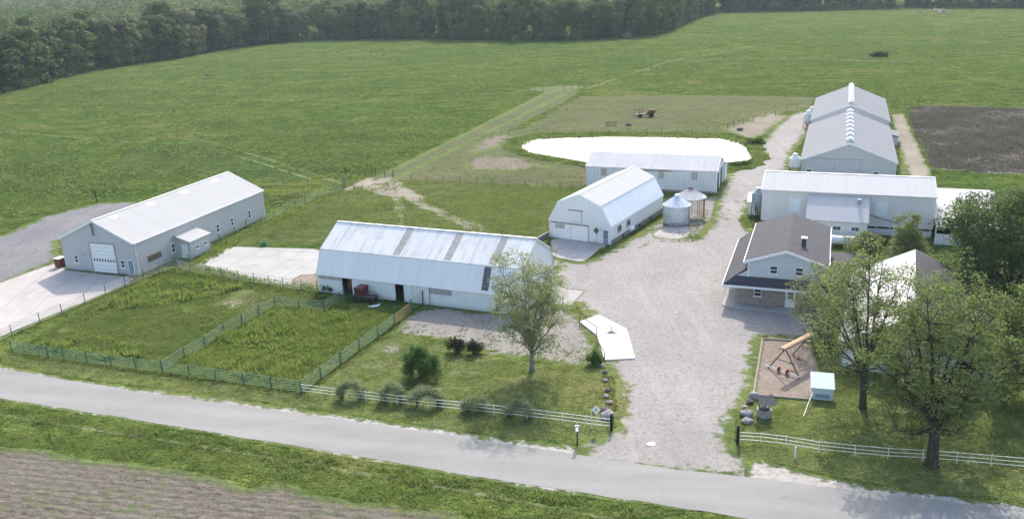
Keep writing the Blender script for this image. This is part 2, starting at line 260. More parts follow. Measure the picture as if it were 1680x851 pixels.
# ------------------------------------------------------------ mesh helpers
def tag(o, label=None, cat=None, group=None, kind=None):
    for k, v in (('label', label), ('category', cat), ('group', group), ('kind', kind)):
        if v: o[k] = v
    return o
def empty(name, loc, rz=0.0, label=None, cat=None, group=None):
    o = bpy.data.objects.new(name, None); COL.objects.link(o); o.location = loc if len(loc) == 3 else (loc[0], loc[1], 0); o.rotation_euler = (0, 0, rz); o.empty_display_size = .5
    return tag(o, label, cat, group)
def fast(name, V, F, mat, parent=None, smooth=False):
    V = np.asarray(V, np.float32); F = np.asarray(F, np.int32); me = bpy.data.meshes.new(name)
    me.vertices.add(len(V)); me.vertices.foreach_set('co', V.ravel())
    k = F.shape[1]; me.loops.add(F.size); me.loops.foreach_set('vertex_index', F.ravel())
    me.polygons.add(len(F)); me.polygons.foreach_set('loop_start', np.arange(0, F.size, k, dtype=np.int32)); me.polygons.foreach_set('loop_total', np.full(len(F), k, np.int32))
    if smooth: me.polygons.foreach_set('use_smooth', np.ones(len(F), bool))
    me.update(); me.validate(); me.materials.append(mat)
    o = bpy.data.objects.new(name, me); COL.objects.link(o)
    if parent: o.parent = parent
    return o
class MB:
    def __init__(s): s.v = []; s.f = []
    def add(s, v, f): n = len(s.v); s.v += [tuple(a) for a in v]; s.f += [tuple(i+n for i in q) for q in f]; return s
    def box(s, x0, x1, y0, y1, z0, z1):
        x0, x1 = min(x0, x1), max(x0, x1); y0, y1 = min(y0, y1), max(y0, y1); z0, z1 = min(z0, z1), max(z0, z1)
        return s.add([(x0, y0, z0), (x1, y0, z0), (x1, y1, z0), (x0, y1, z0), (x0, y0, z1), (x1, y0, z1), (x1, y1, z1), (x0, y1, z1)], [(0, 3, 2, 1), (4, 5, 6, 7), (0, 1, 5, 4), (1, 2, 6, 5), (2, 3, 7, 6), (3, 0, 4, 7)])
    def extr(s, pts, vec):
        n = len(pts); p = [Vector(a) for a in pts]; q = [a+Vector(vec) for a in p]
        return s.add(p+q, [tuple(range(n))[::-1], tuple(range(n, 2*n))]+[(i, (i+1) % n, n+(i+1) % n, n+i) for i in range(n)])
    def tube(s, a, b, r0, r1=None, n=8):
        return s.path([a, b], [r0, r0 if r1 is None else r1], n)
    def path(s, pts, rr, n=8, cap=True):
        pts = [Vector(p) for p in pts]
        if not isinstance(rr, (list, tuple)): rr = [rr]*len(pts)
        V = []; up = None
        for i, p in enumerate(pts):
            d = (pts[min(i+1, len(pts)-1)]-pts[max(i-1, 0)]).normalized()
            if up is None: up = Vector((0, 0, 1)) if abs(d.z) < .9 else Vector((1, 0, 0))
            a = d.cross(up).normalized(); b = a.cross(d).normalized(); up = b
            V += [p+(a*math.cos(2*math.pi*k/n)+b*math.sin(2*math.pi*k/n))*rr[i] for k in range(n)]
        F = [(i*n+k, i*n+(k+1) % n, (i+1)*n+(k+1) % n, (i+1)*n+k) for i in range(len(pts)-1) for k in range(n)]
        if cap: F += [tuple(range(n))[::-1], tuple(range((len(pts)-1)*n, len(pts)*n))]
        return s.add(V, F)
    def lathe(s, prof, n=24, c=(0, 0), ax='z'):
        V = []
        for r, z in prof:
            for k in range(n):
                a = 2*math.pi*k/n; q = (r*math.cos(a), r*math.sin(a), z)
                if ax == 'x': q = (z, q[0], q[1])
                V.append((q[0]+c[0], q[1]+c[1], q[2]+(c[2] if len(c) > 2 else 0)))
        F = [(i*n+k, i*n+(k+1) % n, (i+1)*n+(k+1) % n, (i+1)*n+k) for i in range(len(prof)-1) for k in range(n)]
        F += [tuple(range(n))[::-1], tuple(range((len(prof)-1)*n, len(prof)*n))]
        return s.add(V, F)
    def build(s, name, mat, parent=None, smooth=False, bevel=0, rz=0, loc=None):
        me = bpy.data.meshes.new(name); me.from_pydata(s.v, [], s.f); me.validate(); me.materials.append(mat)
        bm = bmesh.new(); bm.from_mesh(me); bmesh.ops.recalc_face_normals(bm, faces=bm.faces); bm.to_mesh(me); bm.free()
        if smooth: me.polygons.foreach_set('use_smooth', [True]*len(me.polygons))
        o = bpy.data.objects.new(name, me); COL.objects.link(o)
        if parent: o.parent = parent
        if loc: o.location = loc
        o.rotation_euler.z = rz
        if bevel: b = o.modifiers.new('bevel', 'BEVEL'); b.width = bevel; b.segments = 2; b.limit_method = 'ANGLE'
        if smooth == 2: e = o.modifiers.new('es', 'EDGE_SPLIT'); e.split_angle = R(35)
        return o
def copy_tree(o, parent=None):
    c = o.copy(); COL.objects.link(c); c.parent = parent
    for ch in list(o.children): copy_tree(ch, c)
    return c
def sheet(name, pts, mat, z, step=.8, jit=.25, grid=None, edges=None, rise=None):
    """flat ground surface with a wobbly rim; edges = which sides keep jitter"""
    P = [Vector((a[0], a[1])) for a in pts]; out = []
    for i, a in enumerate(P):
        b = P[(i+1) % len(P)]; d = b-a; n = max(1, int(d.length/step)); nr = Vector((-d.y, d.x)).normalized() if d.length else Vector((0, 0))
        for k in range(n):
            q = a+d*(k/n); j = jit*(mnoise.noise(Vector((q.x*.35, q.y*.35, 3)))*1.6+mnoise.noise(Vector((q.x*1.3, q.y*1.3, 7)))*.8) if jit else 0
            out.append(q+nr*j)
    xs = [p.x for p in out]; ys = [p.y for p in out]; bn = np.array([(p.x, p.y) for p in out]); g = grid or max(1.5, math.sqrt((max(xs)-min(xs))*(max(ys)-min(ys)))/60)
    X, Y = np.meshgrid(np.arange(min(xs), max(xs), g), np.arange(min(ys), max(ys), g)); Q = np.stack([X.ravel(), Y.ravel()], 1)+rng.uniform(-.3, .3, (X.size, 2))*g
    Q = Q[inside(Q, bn)]
    if len(Q): Q = Q[segdist(Q, bn) > .35*min(g, 2)]
    allp = [Vector(p) for p in bn]+[Vector(q) for q in Q]
    v, e, f, *_ = delaunay_2d_cdt(allp, [], [list(range(len(bn)))], 1, 1e-4)
    V = np.array([(a.x, a.y, 0) for a in v]); D = segdist(V[:, :2], bn); D = np.minimum(D, 6)
    me = bpy.data.meshes.new(name); me.from_pydata([(a[0], a[1], 0 if not rise else rise(a[0], a[1], d)) for a, d in zip(V, D)], [], [tuple(q) for q in f])
    bm = bmesh.new(); bm.from_mesh(me)
    for q in bm.faces:
        if q.normal.z < 0: q.normal_flip()
    bm.to_mesh(me); bm.free()
    at = me.attributes.new('ed', 'FLOAT', 'POINT'); at.data.foreach_set('value', D.astype(np.float32))
    me.materials.append(mat); o = bpy.data.objects.new(name, me); COL.objects.link(o); o.location.z = z
    return tag(o, kind='structure')
def inside(Q, P):
    r = np.zeros(len(Q), bool); n = len(P)
    for i in range(n):
        x1, y1 = P[i]; x2, y2 = P[(i+1) % n]
        if y1 == y2: continue
        c = ((y1 > Q[:, 1]) != (y2 > Q[:, 1])) & (Q[:, 0] < (x2-x1)*(Q[:, 1]-y1)/(y2-y1)+x1); r ^= c
    return r
def segdist(Q, P):
    D = np.full(len(Q), 1e9); n = len(P)
    for i in range(n):
        a = P[i]; d = P[(i+1) % n]-a; L = d@d
        if L == 0: continue
        t = np.clip(((Q-a)@d)/L, 0, 1); e = Q-(a+t[:, None]*d); D = np.minimum(D, np.einsum('ij,ij->i', e, e))
    return np.sqrt(D)
def sine_noise(Q, s, seed=0):
    r = np.random.default_rng(seed); o = np.zeros(len(Q))
    for k in range(5):
        a = r.uniform(0, 6.28); f = s*(1.7**k)*.6; o += np.sin(Q[:, 0]*math.cos(a)*f+Q[:, 1]*math.sin(a)*f+r.uniform(0, 6.28))/(1.25**k)
    return o/2.2
def tufts(name, P, n, mat, h=(.15, .4), wd=.12, blades=4, spread=.15, clump=.5, z=0, seed=1, holes=(), dens=.25, fall=0):
    r = np.random.default_rng(seed); P = np.array(P); lo, hi = P.min(0), P.max(0)
    Q = r.uniform(lo, hi, (n*(14 if fall else 3), 2)); Q = Q[inside(Q, P)]
    if fall: Q = Q[r.uniform(0, 1, len(Q)) < (fall/np.maximum(Q[:, 1], fall))**2]
    for hl in holes: Q = Q[~inside(Q, np.array(hl))]
    Q = Q[sine_noise(Q, dens, seed)+r.normal(0, .5, len(Q)) > -clump][:n]; m = len(Q)
    if not m: return None
    B = np.repeat(Q, blades, 0)+r.normal(0, spread, (m*blades, 2)); k = len(B)
    sz = np.repeat(np.clip(.75+.6*sine_noise(Q, dens*3.7, seed+5), .3, 1.9), blades)
    H = r.uniform(h[0], h[1], k)*sz; a = r.uniform(0, 6.28, k); wv = wd*r.uniform(.6, 1.4, k)
    dx, dy = np.cos(a)*wv/2, np.sin(a)*wv/2; lx, ly = r.normal(0, .35, k)*H, r.normal(0, .35, k)*H
    V = np.empty((k, 3, 3)); V[:, 0] = np.stack([B[:, 0]-dx, B[:, 1]-dy, np.full(k, z-.02)], 1); V[:, 1] = np.stack([B[:, 0]+dx, B[:, 1]+dy, np.full(k, z-.02)], 1); V[:, 2] = np.stack([B[:, 0]+lx, B[:, 1]+ly, z+H], 1)
    o = fast(name, V.reshape(-1, 3), np.arange(3*k).reshape(-1, 3), mat); return tag(o, kind='stuff')
# ============================================================ GROUND
o = fast('ground', [(-1690, -140, 0), (1290, -140, 0), (1290, 2690, 0), (-1690, 2690, 0)], [(0, 1, 2, 3)], MT['field']); tag(o, kind='structure')
def lerp(a, b, t): return (a[0]+(b[0]-a[0])*t, a[1]+(b[1]-a[1])*t)
# crop field in front, ditch bank, verges
P = GP([(0, 729), (200, 759), (417, 793), (560, 816), (693, 836)]); d0 = (P[-1][0]-P[0][0], P[-1][1]-P[0][1])
soil = [(P[0][0]-40, P[0][1]-40*d0[1]/d0[0])]+P+[(P[-1][0]+60, P[-1][1]+60*d0[1]/d0[0]), (P[-1][0]+60, 5), (P[0][0]-40, 5)]
sheet('crop_soil', soil, MT['soil'], .006, 1.2, .6)
UP = GP([(0, 597), (133, 623), (233, 636), (367, 652), (560, 679), (827, 718), (943, 731)]); LOW = GP([(1120, 835), (927, 812), (793, 787), (560, 749), (283, 702), (140, 679), (0, 657)])
RUP = GP([(1211, 738), (1262, 757), (1316, 772), (1413, 794), (1511, 807), (1680, 826)])
ext = lambda a, b, L: (a[0]+(a[0]-b[0])*L, a[1]+(a[1]-b[1])*L)
CEN = GP([(0, 628), (280, 672), (560, 716), (1060, 795), (1680, 882)])
sheet('road_shoulder', [ext(CEN[0], CEN[1], 3)]+CEN+[ext(CEN[-1], CEN[-2], 1), ext(LOW[0], LOW[2], 3)]+LOW+[ext(LOW[-1], LOW[-3], 4)], MT['shoulder'], .012, .5, .22)
sheet('road_shoulder', [ext(UP[0], UP[2], 4)]+UP+GP([(955, 735), (958, 760), (940, 775)])+CEN[2::-1]+[ext(CEN[0], CEN[1], 3)], MT['shoulder'], .014, .5, .22)
sheet('road_shoulder', GP([(1216, 742)])+RUP[1:]+[ext(RUP[-1], RUP[-3], 3)]+[ext(CEN[-1], CEN[-2], 1)]+GP([(1680, 882), (1250, 812), (1225, 780)]), MT['shoulder'], .022, .5, .22)
A1 = GP([(0, 604), (233, 643), (560, 688), (827, 727), (1100, 768), (1320, 794), (1680, 838)]); A2 = GP([(1060, 824), (793, 783), (560, 744), (283, 698), (0, 653)])
road_poly = [ext(A1[0], A1[1], 3)]+A1+[ext(A1[-1], A1[-3], 2), ext(A2[0], A2[1], 4)]+A2+[ext(A2[-1], A2[-2], 2)]
sheet('road', road_poly, MT['asphalt'], .026, .5, .10)
# ditch line beyond the road: low bank
bk = GP([(0, 664), (283, 708), (560, 755), (793, 794), (1100, 843)]); bk2 = GP([(1040, 851), (793, 815), (560, 776), (283, 728), (0, 684)])
bank = [ext(bk[0], bk[1], .6)]+bk+bk2+[ext(bk2[-1], bk2[-2], .6)]
# gravel yard and drive
yard_px = [(945, 735), (975, 712), (1003, 703), (1014, 660), (1006, 620), (990, 600), (975, 560), (962, 520), (948, 500), (905, 505), (900, 440), (905, 422), (960, 430), (1000, 408), (1060, 377), (1085, 372), (1140, 392), (1165, 365), (1175, 325), (1190, 290), (1215, 262), (1250, 232), (1272, 205), (1296, 188), (1322, 181), (1336, 190), (1330, 215), (1306, 245), (1290, 290), (1262, 320), (1232, 330), (1228, 365), (1243, 380), (1290, 420), (1370, 420), (1380, 520), (1330, 560), (1252, 556), (1240, 650), (1212, 690), (1204, 722), (1212, 742), (1300, 768), (1330, 800), (940, 765)]
sheet('gravel_yard', GP(yard_px), MT['gravel'], .018, .5, .35)
sheet('gravel_strip', GP([(640, 548), (672, 512), (700, 500), (810, 512), (905, 500), (962, 520), (975, 560), (990, 600), (940, 602), (870, 592), (790, 580), (735, 562), (690, 556)]), MT['gravel_weedy'], .008, .5, .35)
sheet('barn_side_gravel', GP([(1000, 408), (1095, 352), (1110, 330), (1190, 318), (1178, 350), (1150, 395), (1085, 378)]), MT['gravel_weedy'], .006, .6, .4)
sheet('gravel_lot', GP([(-60, 372), (0, 386), (80, 352), (160, 333), (238, 331), (200, 352), (100, 395), (98, 425), (0, 470), (-80, 500)]), MT['gravel_dark'], .008, .8, .5)
sheet('far_lane', GP([(1462, 188), (1482, 186), (1500, 225), (1530, 292), (1492, 292), (1476, 240)]), MT['path'], .008, .6, .4)
sheet('lane_gravel', GP([(1490, 300), (1495, 250), (1475, 215), (1480, 290)]), MT['dirt'], .005, .6, .4)
# concrete
drive_px = [(-60, 480), (0, 463), (96, 428), (110, 442), (226, 455), (210, 466), (0, 553), (-80, 585)]
sheet('shop_drive', GP(drive_px), MT['conc_pink'], .016, .8, .05)
sheet('concrete_yard', GP([(316, 436), (376, 404), (526, 408), (524, 476), (430, 462)]), MT['conc'], .016, .8, .05)
sheet('manure_patch', GP([(470, 468), (492, 452), (523, 448), (522, 474), (500, 474)]), MT['mulch'], .020, .5, .4)
sheet('barn_apron', GP([(902, 388), (1003, 402), (985, 408), (958, 431), (905, 421)]), MT['conc_grey'], .024, .8, .03)
sheet('end_apron', GP([(905, 462), (932, 474), (960, 477), (940, 500), (905, 505)]), MT['conc'], .024, .8, .03)
slab_px = [(951, 529), (983, 518), (1028, 541), (1042, 589), (992, 592), (980, 552)]
m = MB(); m.extr([(*G(a, b), .02) for a, b in slab_px[::-1]], (0, 0, .14)); o = m.build('hydrant_slab', MT['conc_new']); tag(o, 'bright white angled concrete slab carrying the yard hydrant beside the drive', 'slab')
me = o.data; at = me.attributes.new('ed', 'FLOAT', 'POINT'); at.data.foreach_set('value', [5.]*len(me.vertices))
sheet('play_area', GP([(1251, 556), (1330, 562), (1345, 610), (1329, 655), (1236, 648)]), MT['mulch'], .026, .6, .05)
sheet('bin_pad', GP([(1069, 384), (1090, 370), (1128, 366), (1136, 378), (1128, 392), (1100, 393), (1072, 389)]), MT['conc_pink'], .026, .4, .03)
sheet('crib_pad', GP([(1129, 352), (1142, 350), (1152, 356), (1146, 365), (1132, 364)]), MT['conc'], .026, .4, .03)
# paddocks, pens, lawns
pen1 = GP([(20, 576), (208, 468), (262, 446), (312, 444), (392, 457), (519, 476), (530, 505), (491, 505), (452, 500), (398, 532), (303, 586), (267, 610), (143, 594)])
pen2 = GP([(267, 612), (303, 588), (398, 533), (452, 502), (552, 500), (640, 512), (690, 500), (648, 533), (559, 598), (494, 643), (354, 624)])
sheet('pen_ground', pen1, MT['pen'], .004, 1, .3); sheet('weedy_pen_ground', pen2, MT['pen'], .005, 1, .3)
sheet('trodden_ground', GP([(330, 505), (395, 478), (455, 482), (450, 500), (380, 515)]), MT['dirt'], .008, .8, .8)
for cx0, cy0, rx0, ry0, mt_ in ((222, 562, 22, 6, 'dirt'), (112, 541, 18, 5, 'dirt'), (255, 540, 14, 4, 'dirt'), (310, 505, 20, 5, 'dirt'), (470, 530, 24, 6, 'dirt'), (430, 596, 18, 5, 'dirt'), (515, 560, 14, 5, 'dirt'), (400, 480, 22, 5, 'dirt'), (610, 600, 20, 5, 'path'), (640, 572, 22, 5, 'path'), (735, 612, 12, 4, 'path')):
    sheet('bare_patch', GP([(cx0+rx0*math.cos(k_*math.pi/5)*(1+.3*math.sin(k_*2.3+cx0)), cy0+ry0*math.sin(k_*math.pi/5)) for k_ in range(10)][::-1]), MT[mt_], .009, .5, .5)
for sd_, pp_ in enumerate(([(340, 560), (400, 540), (450, 512), (540, 512), (600, 520), (560, 545), (470, 548), (400, 570)], [(330, 602), (400, 580), (470, 600), (520, 590), (490, 632), (400, 622)], [(150, 510), (240, 462), (330, 462), (400, 472), (330, 490), (230, 505)], [(60, 566), (160, 545), (240, 585), (140, 590)])):
    tufts('tall_weeds', GP(pp_), 650, MT['lf_weed'], (.35, .75), .16, 9, .22, -.25, 0, 60+sd_, (), .9)
front_lawn = GP([(494, 645), (600, 570), (645, 552), (700, 556), (790, 582), (870, 594), (985, 602), (992, 640), (1003, 700), (945, 727), (827, 716), (560, 677), (400, 655), (233, 634), (100, 616), (0, 594), (0, 574), (60, 586), (224, 610)])
sheet('front_lawn', front_lawn, MT['lawn'], .003, 1, .3)
sheet('house_lawn', GP([(1209, 738), (1236, 650), (1330, 655), (1345, 600), (1420, 560), (1700, 560), (1720, 826), (1511, 805), (1316, 770)]), MT['lawn'], .003, 1, .3)
sheet('paddock', GP([(312, 434), (436, 360), (508, 330), (566, 309), (674, 294), (862, 304), (962, 310), (965, 330), (902, 370), (900, 395), (560, 400), (376, 402)]), MT['paddock'], .003, 1.2, .5)
sheet('trampled_path', GP([(560, 314), (600, 292), (645, 290), (668, 305), (700, 330), (745, 352), (790, 368), (815, 392), (780, 400), (770, 378), (735, 360), (680, 338), (658, 322), (664, 345), (662, 368), (652, 372), (650, 350), (640, 325), (600, 312)]), MT['path'], .007, .6, .7)
sheet('meadow_patch', GP([(190, 262), (225, 240), (290, 232), (345, 233), (420, 256), (505, 284), (470, 300), (400, 294), (330, 286), (255, 292), (205, 290)]), MT['meadow'], .002, 1.5, 1.5)
def track(pts, wd, mat, z, name='wheel_track'):
    q = [Vector(p) for p in GP(pts)]; l_, r2_ = [], []
    for i_, p_ in enumerate(q):
        d_ = (q[min(i_+1, len(q)-1)]-q[max(i_-1, 0)]).normalized(); n_ = Vector((-d_.y, d_.x))*wd/2; l_.append(p_+n_); r2_.append(p_-n_)
    sheet(name, [tuple(v_) for v_ in l_+r2_[::-1]], mat, z, 1., .25)
track([(0, 214), (80, 222), (180, 231), (290, 236), (330, 230), (400, 216)], .9, MT['lane'], .003); track([(300, 228), (345, 233), (430, 258), (520, 287), (560, 300)], 1.0, MT['lane'], .004)
track([(345, 246), (420, 265), (510, 294)], .7, MT['path'], .0045); track([(560, 172), (640, 160), (760, 158), (860, 150)], 1.2, MT['lane'], .003); track([(960, 146), (1100, 100), (1240, 76)], 1.6, MT['lane'], .003); track([(600, 190), (560, 205), (480, 214), (440, 218)], 1.5, MT['rough'], .003)
track([(1310, 158), (1440, 160), (1560, 166), (1690, 165)], 1.4, MT['meadow'], .003); track([(1110, 100), (1300, 96), (1500, 102)], 3., MT['rough'], .003)
dl = GP([(-60, 668), (0, 679), (283, 722), (560, 768), (793, 808), (1010, 850)]); dl2 = GP([(1000, 853), (793, 813), (560, 772), (283, 726), (0, 682), (-60, 671)])
sheet('ditch_line', dl+dl2, MT['path'], .007, .5, .12)
sheet('rough_pasture', GP([(668, 296), (760, 252), (870, 205), (955, 158), (1120, 156), (1340, 160), (1330, 176), (1262, 190), (1212, 214), (1250, 240), (1262, 262), (1235, 285), (1192, 290), (960, 300), (956, 306), (862, 302)]), MT['rough'], .002, 1.5, 1.)
lane_px = [(596, 298), (700, 250), (800, 202), (860, 172), (905, 147), (952, 150), (925, 168), (860, 200), (770, 248), (665, 300)]
sheet('field_lane', GP(lane_px), MT['rough'], .005, 1.2, .5)
for k, (a, b) in enumerate((((612, 296), (905, 149)), ((640, 298), (925, 155)))):
    p, q = G(*a), G(*b); dx, dy = q[0]-p[0], q[1]-p[1]; L = math.hypot(dx, dy); nx, ny = -dy/L*.6, dx/L*.6
    sheet('wheel_track', [(p[0]-nx, p[1]-ny), (q[0]-nx*2, q[1]-ny*2), (q[0]+nx*2, q[1]+ny*2), (p[0]+nx, p[1]+ny)], MT['lane'], .009, 1.5, .25)
sheet('crossing_dirt', GP([(862, 146), (900, 142), (945, 140), (955, 144), (940, 151), (890, 151)]), MT['lane'], .008, 1.2, .8)
sheet('pond_margin', GP([(822, 246), (835, 228), (880, 219), (1000, 216), (1120, 217), (1200, 219), (1245, 232), (1262, 258), (1245, 275), (1190, 285), (960, 275), (880, 262)]), MT['bank'], .004, 1.2, .8, 1.0, None, lambda x, y, d: .28*math.exp(-((d-1.6)/.9)**2))
sheet('pond_mud', GP([(848, 243), (856, 232), (890, 226.5), (1000, 223), (1100, 224), (1180, 226), (1212, 231), (1230, 244), (1238, 264), (1180, 272), (960, 268), (900, 257), (864, 250)]), MT['dirt'], .012, .8, .5)
sheet('stalk_patch', GP([(762, 250), (790, 225), (835, 215), (850, 222), (830, 240), (770, 256)]), MT['reed'], .006, 1, .8)
sheet('stalk_bank', GP([(745, 265), (800, 252), (870, 258), (900, 275), (850, 282), (770, 280)]), MT['reed'], .006, 1, .8)
sheet('old_plot', GP([(1489, 178), (1520, 172), (1760, 180), (1800, 290), (1600, 284), (1534, 277), (1505, 225)]), MT['scrub'], .008, 1.4, 1)
sheet('worn_edge', GP([(1180, 210), (1262, 185), (1300, 190), (1262, 215), (1240, 230), (1215, 226)]), MT['dirt'], .007, 1, .8)
# pond: still water a hand's breadth over its mud
t = NT('pond_water'); p = t.pos(); n = t.noise(t.vm(p, (1, .4, 1)), .8, 3, .5)
wmat = t.fin((.14, .14, .13), .08, t.bump(n, .10, .05), 0, .5); t.b.inputs['IOR'].default_value = 1.33
pd = sheet('pond_water', GP([(855, 244), (857, 238), (865, 232), (880, 229), (900, 227.5), (1000, 225), (1100, 226), (1180, 228), (1208, 233), (1225, 244), (1233, 263), (1180, 268), (1100, 268), (960, 266), (905, 256), (876, 252), (861, 248.5)]), wmat, .03, .8, .12)

# grass you can see standing up
yardW, roadW = np.array(GP(yard_px)), np.array(road_poly)
tufts('weeds', pen2, 9000, MT['lf_weed'], (.15, .45), .13, 6, .16, .5, 0, 11)
tufts('weeds', pen1, 9500, MT['lf_grass'], (.08, .24), .12, 6, .16, .3, 0, 12)
tufts('grass', front_lawn, 9000, MT['lf_grass'], (.05, .13), .10, 6, .15, .8, 0, 13, (roadW,), .5)
hl = GP([(1209, 738), (1236, 650), (1330, 655), (1345, 600), (1420, 560), (1700, 560), (1720, 826), (1511, 805), (1316, 770)])
tufts('grass', hl, 9000, MT['lf_grass'], (.05, .12), .10, 6, .15, .9, 0, 14, (), .5)
tufts('verge_grass', bank, 9000, MT['lf_grass'], (.15, .42), .10, 6, .14, .9, 0, 15, (), .6)
vb = [ext(bk2[-1], bk2[-2], .6)]+bk2[::-1]+[(P[-1][0]+20, P[-1][1]-6), P[-1], P[-2], P[-3], P[-4], P[0], (P[0][0]-10, P[0][1])]
tufts('verge_grass', vb, 9000, MT['lf_grass'], (.06, .22), .10, 6, .15, .5, 0, 16, (), .5)
tufts('seedlings', soil, 5200, MT['lf_straw'], (.04, .12), .07, 4, .12, .2, 0, 17, (), .4)
tufts('seedlings', soil, 3200, MT['lf_grass'], (.05, .16), .08, 5, .12, .2, 0, 18, (), .3)
tufts('paddock_grass', GP([(312, 434), (436, 360), (508, 330), (566, 309), (674, 294), (862, 304), (962, 310), (965, 330), (902, 370), (900, 395), (560, 400), (376, 402)]), 9000, MT['lf_grass'], (.10, .28), .16, 5, .25, .1, 0, 19, (), .22)
tufts('pasture_grass', GP([(-150, 420), (160, 332), (330, 290), (560, 300), (700, 242), (900, 146), (960, 142), (1340, 158), (1480, 178), (1560, 168), (1850, 178), (1850, 40), (1190, 40), (1100, 72), (620, 80), (400, 92), (200, 125), (-60, 180)]), 42000, MT['lf_pasture'], (.16, .55), .50, 5, .35, .05, 0, 20, (), .09, 130)
tufts('bank_grass', GP([(822, 246), (835, 228), (880, 219), (1000, 216), (1120, 217), (1200, 219), (1245, 232), (1262, 258), (1245, 275), (1200, 280), (1236, 262), (1225, 238), (1180, 227), (1000, 223.5), (880, 228), (852, 241), (870, 252), (955, 266), (955, 274), (880, 262)]), 3500, MT['lf_grass'], (.15, .45), .16, 5, .2, .9, .1, 33)
tufts('rough_grass', GP([(670, 294), (870, 205), (930, 165), (1330, 165), (1260, 190), (1200, 212), (900, 216), (840, 224), (820, 250), (900, 262), (958, 275), (955, 305)]), 9000, MT['lf_dry'], (.06, .2), .18, 4, .4, .0, 0, 22, (), .18)
tufts('dead_stalks', GP([(1489, 178), (1520, 174), (1760, 182), (1800, 288), (1600, 282), (1534, 275), (1505, 225)]), 14000, MT['lf_straw'], (.2, .7), .22, 4, .3, 1.3, 0, 23, (), .12)
tufts('fence_weeds', GP([(262, 446), (300, 436), (440, 360), (540, 318), (536, 326), (440, 370), (330, 436), (400, 452), (519, 470), (521, 480), (400, 464), (312, 450)]), 3500, MT['lf_weed'], (.2, .55), .14, 6, .18, .9, 0, 24)
tufts('fence_weeds', GP([(15, 572), (60, 582), (267, 609), (494, 640), (494, 647), (267, 616), (60, 589), (15, 581)]), 3000, MT['lf_grass'], (.15, .4), .10, 6, .14, .9, 0, 25)
tufts('fence_weeds', GP([(494, 640), (560, 597), (645, 533), (652, 538), (565, 603), (500, 648)]), 1500, MT['lf_grass'], (.12, .35), .10, 6, .12, .9, 0, 26)
tufts('yard_weeds', GP([(640, 548), (690, 530), (905, 520), (962, 520), (990, 600), (870, 592), (735, 562)]), 1300, MT['lf_grass'], (.05, .18), .09, 5, .10, .0, .01, 27, (), .8)
tufts('yard_weeds', GP([(985, 600), (1005, 600), (1050, 660), (1000, 705), (960, 732), (1003, 700)]), 350, MT['lf_straw'], (.04, .14), .09, 5, .10, .2, .01, 28, (), .8)
tufts('side_grass', GP([(1232, 334), (1238, 345), (1240, 372), (1222, 376), (1212, 362)]), 700, MT['lf_weed'], (.08, .2), .12, 5, .12, .9, 0, 29)
tufts('side_grass', GP([(1140, 345), (1165, 340), (1150, 392), (1126, 398), (1080, 398), (1040, 410), (1090, 380), (1135, 380)]), 800, MT['lf_grass'], (.08, .2), .12, 5, .12, .3, 0, 30)

# ============================================================ BUILDING HELPERS
def gable_prof(W, he, hr, over=.3):
    s = (hr-he)/(W/2); return [(-over, he-over*s), (W/2, hr), (W+over, he-over*s)]
def gamb_prof(W, he, hr, hk, wk, over=.15):
    s = (hk-he)/wk; return [(-over, he-over*s), (wk, hk), (W/2, hr), (W-wk, hk), (W+over, he-over*s)]
def roof_slab(mb, prof, u0, u1, th=.1, gap=.01):
    """thickness grows upward from the profile"""
    for i in range(len(prof)-1):
        (a, az), (b, bz) = prof[i], prof[i+1]
        mb.extr([(u0, a, az+gap), (u0, b, bz+gap), (u0, b, bz+gap+th), (u0, a, az+gap+th)], (u1-u0, 0, 0))
    return mb
def wall_holes(mb, face, val, u0, u1, z0, z1, holes=(), th=.12):
    us = sorted({u0, u1, *[h[0] for h in holes], *[h[1] for h in holes]}); zs = sorted({z0, z1, *[h[2] for h in holes], *[h[3] for h in holes]})
    for a, b in zip(us, us[1:]):
        run = None
        for c, d in zip(zs, zs[1:]):
            if any(h[0] <= a and b <= h[1] and h[2] <= c and d <= h[3] for h in holes): continue
            put(mb, face, val, a, b, c, d, -th, 0)
def put(mb, face, val, u0, u1, z0, z1, d0, d1):
    if face == 'y-': mb.box(u0, u1, val-d1, val-d0, z0, z1)
    elif face == 'y+': mb.box(u0, u1, val+d0, val+d1, z0, z1)
    elif face == 'x-': mb.box(val-d1, val-d0, u0, u1, z0, z1)
    else: mb.box(val+d0, val+d1, u0, u1, z0, z1)
    return mb
def end_wall(mb, x, th, prof_in, base=0.0):
    """solid end wall under the roof profile (points (y,z)), thickness th along +x"""
    pts = [(x, prof_in[0][0], base)]+[(x, a, b-.004) for a, b in prof_in]+[(x, prof_in[-1][0], base)]
    mb.extr(pts, (th, 0, 0))
def window(root, face, val, u0, u1, z0, z1, bars='h', frame='white', pane='glass', fw=.09, name='window', d=.07):
    m = MB()
    put(m, face, val, u0, u1, z0, z0+fw, -.02, d); put(m, face, val, u0, u1, z1-fw, z1, -.02, d); put(m, face, val, u0, u0+fw, z0+fw, z1-fw, -.02, d); put(m, face, val, u1-fw, u1, z0+fw, z1-fw, -.02, d)
    if bars == 'h': c = (z0+z1)/2; put(m, face, val, u0+fw, u1-fw, c-.04, c+.04, -.02, d-.01)
    if bars == 'v': c = (u0+u1)/2; put(m, face, val, c-.03, c+.03, z0+fw, z1-fw, -.02, d-.01)
    put(m, face, val, u0-.05, u1+.05, z0-.06, z0-.002, -.02, d+.05)
    f = m.build(name, MT[frame], root); g = put(MB(), face, val, u0+fw, u1-fw, z0+fw, z1-fw, 0, .02).build('pane', MT[pane], f); return f
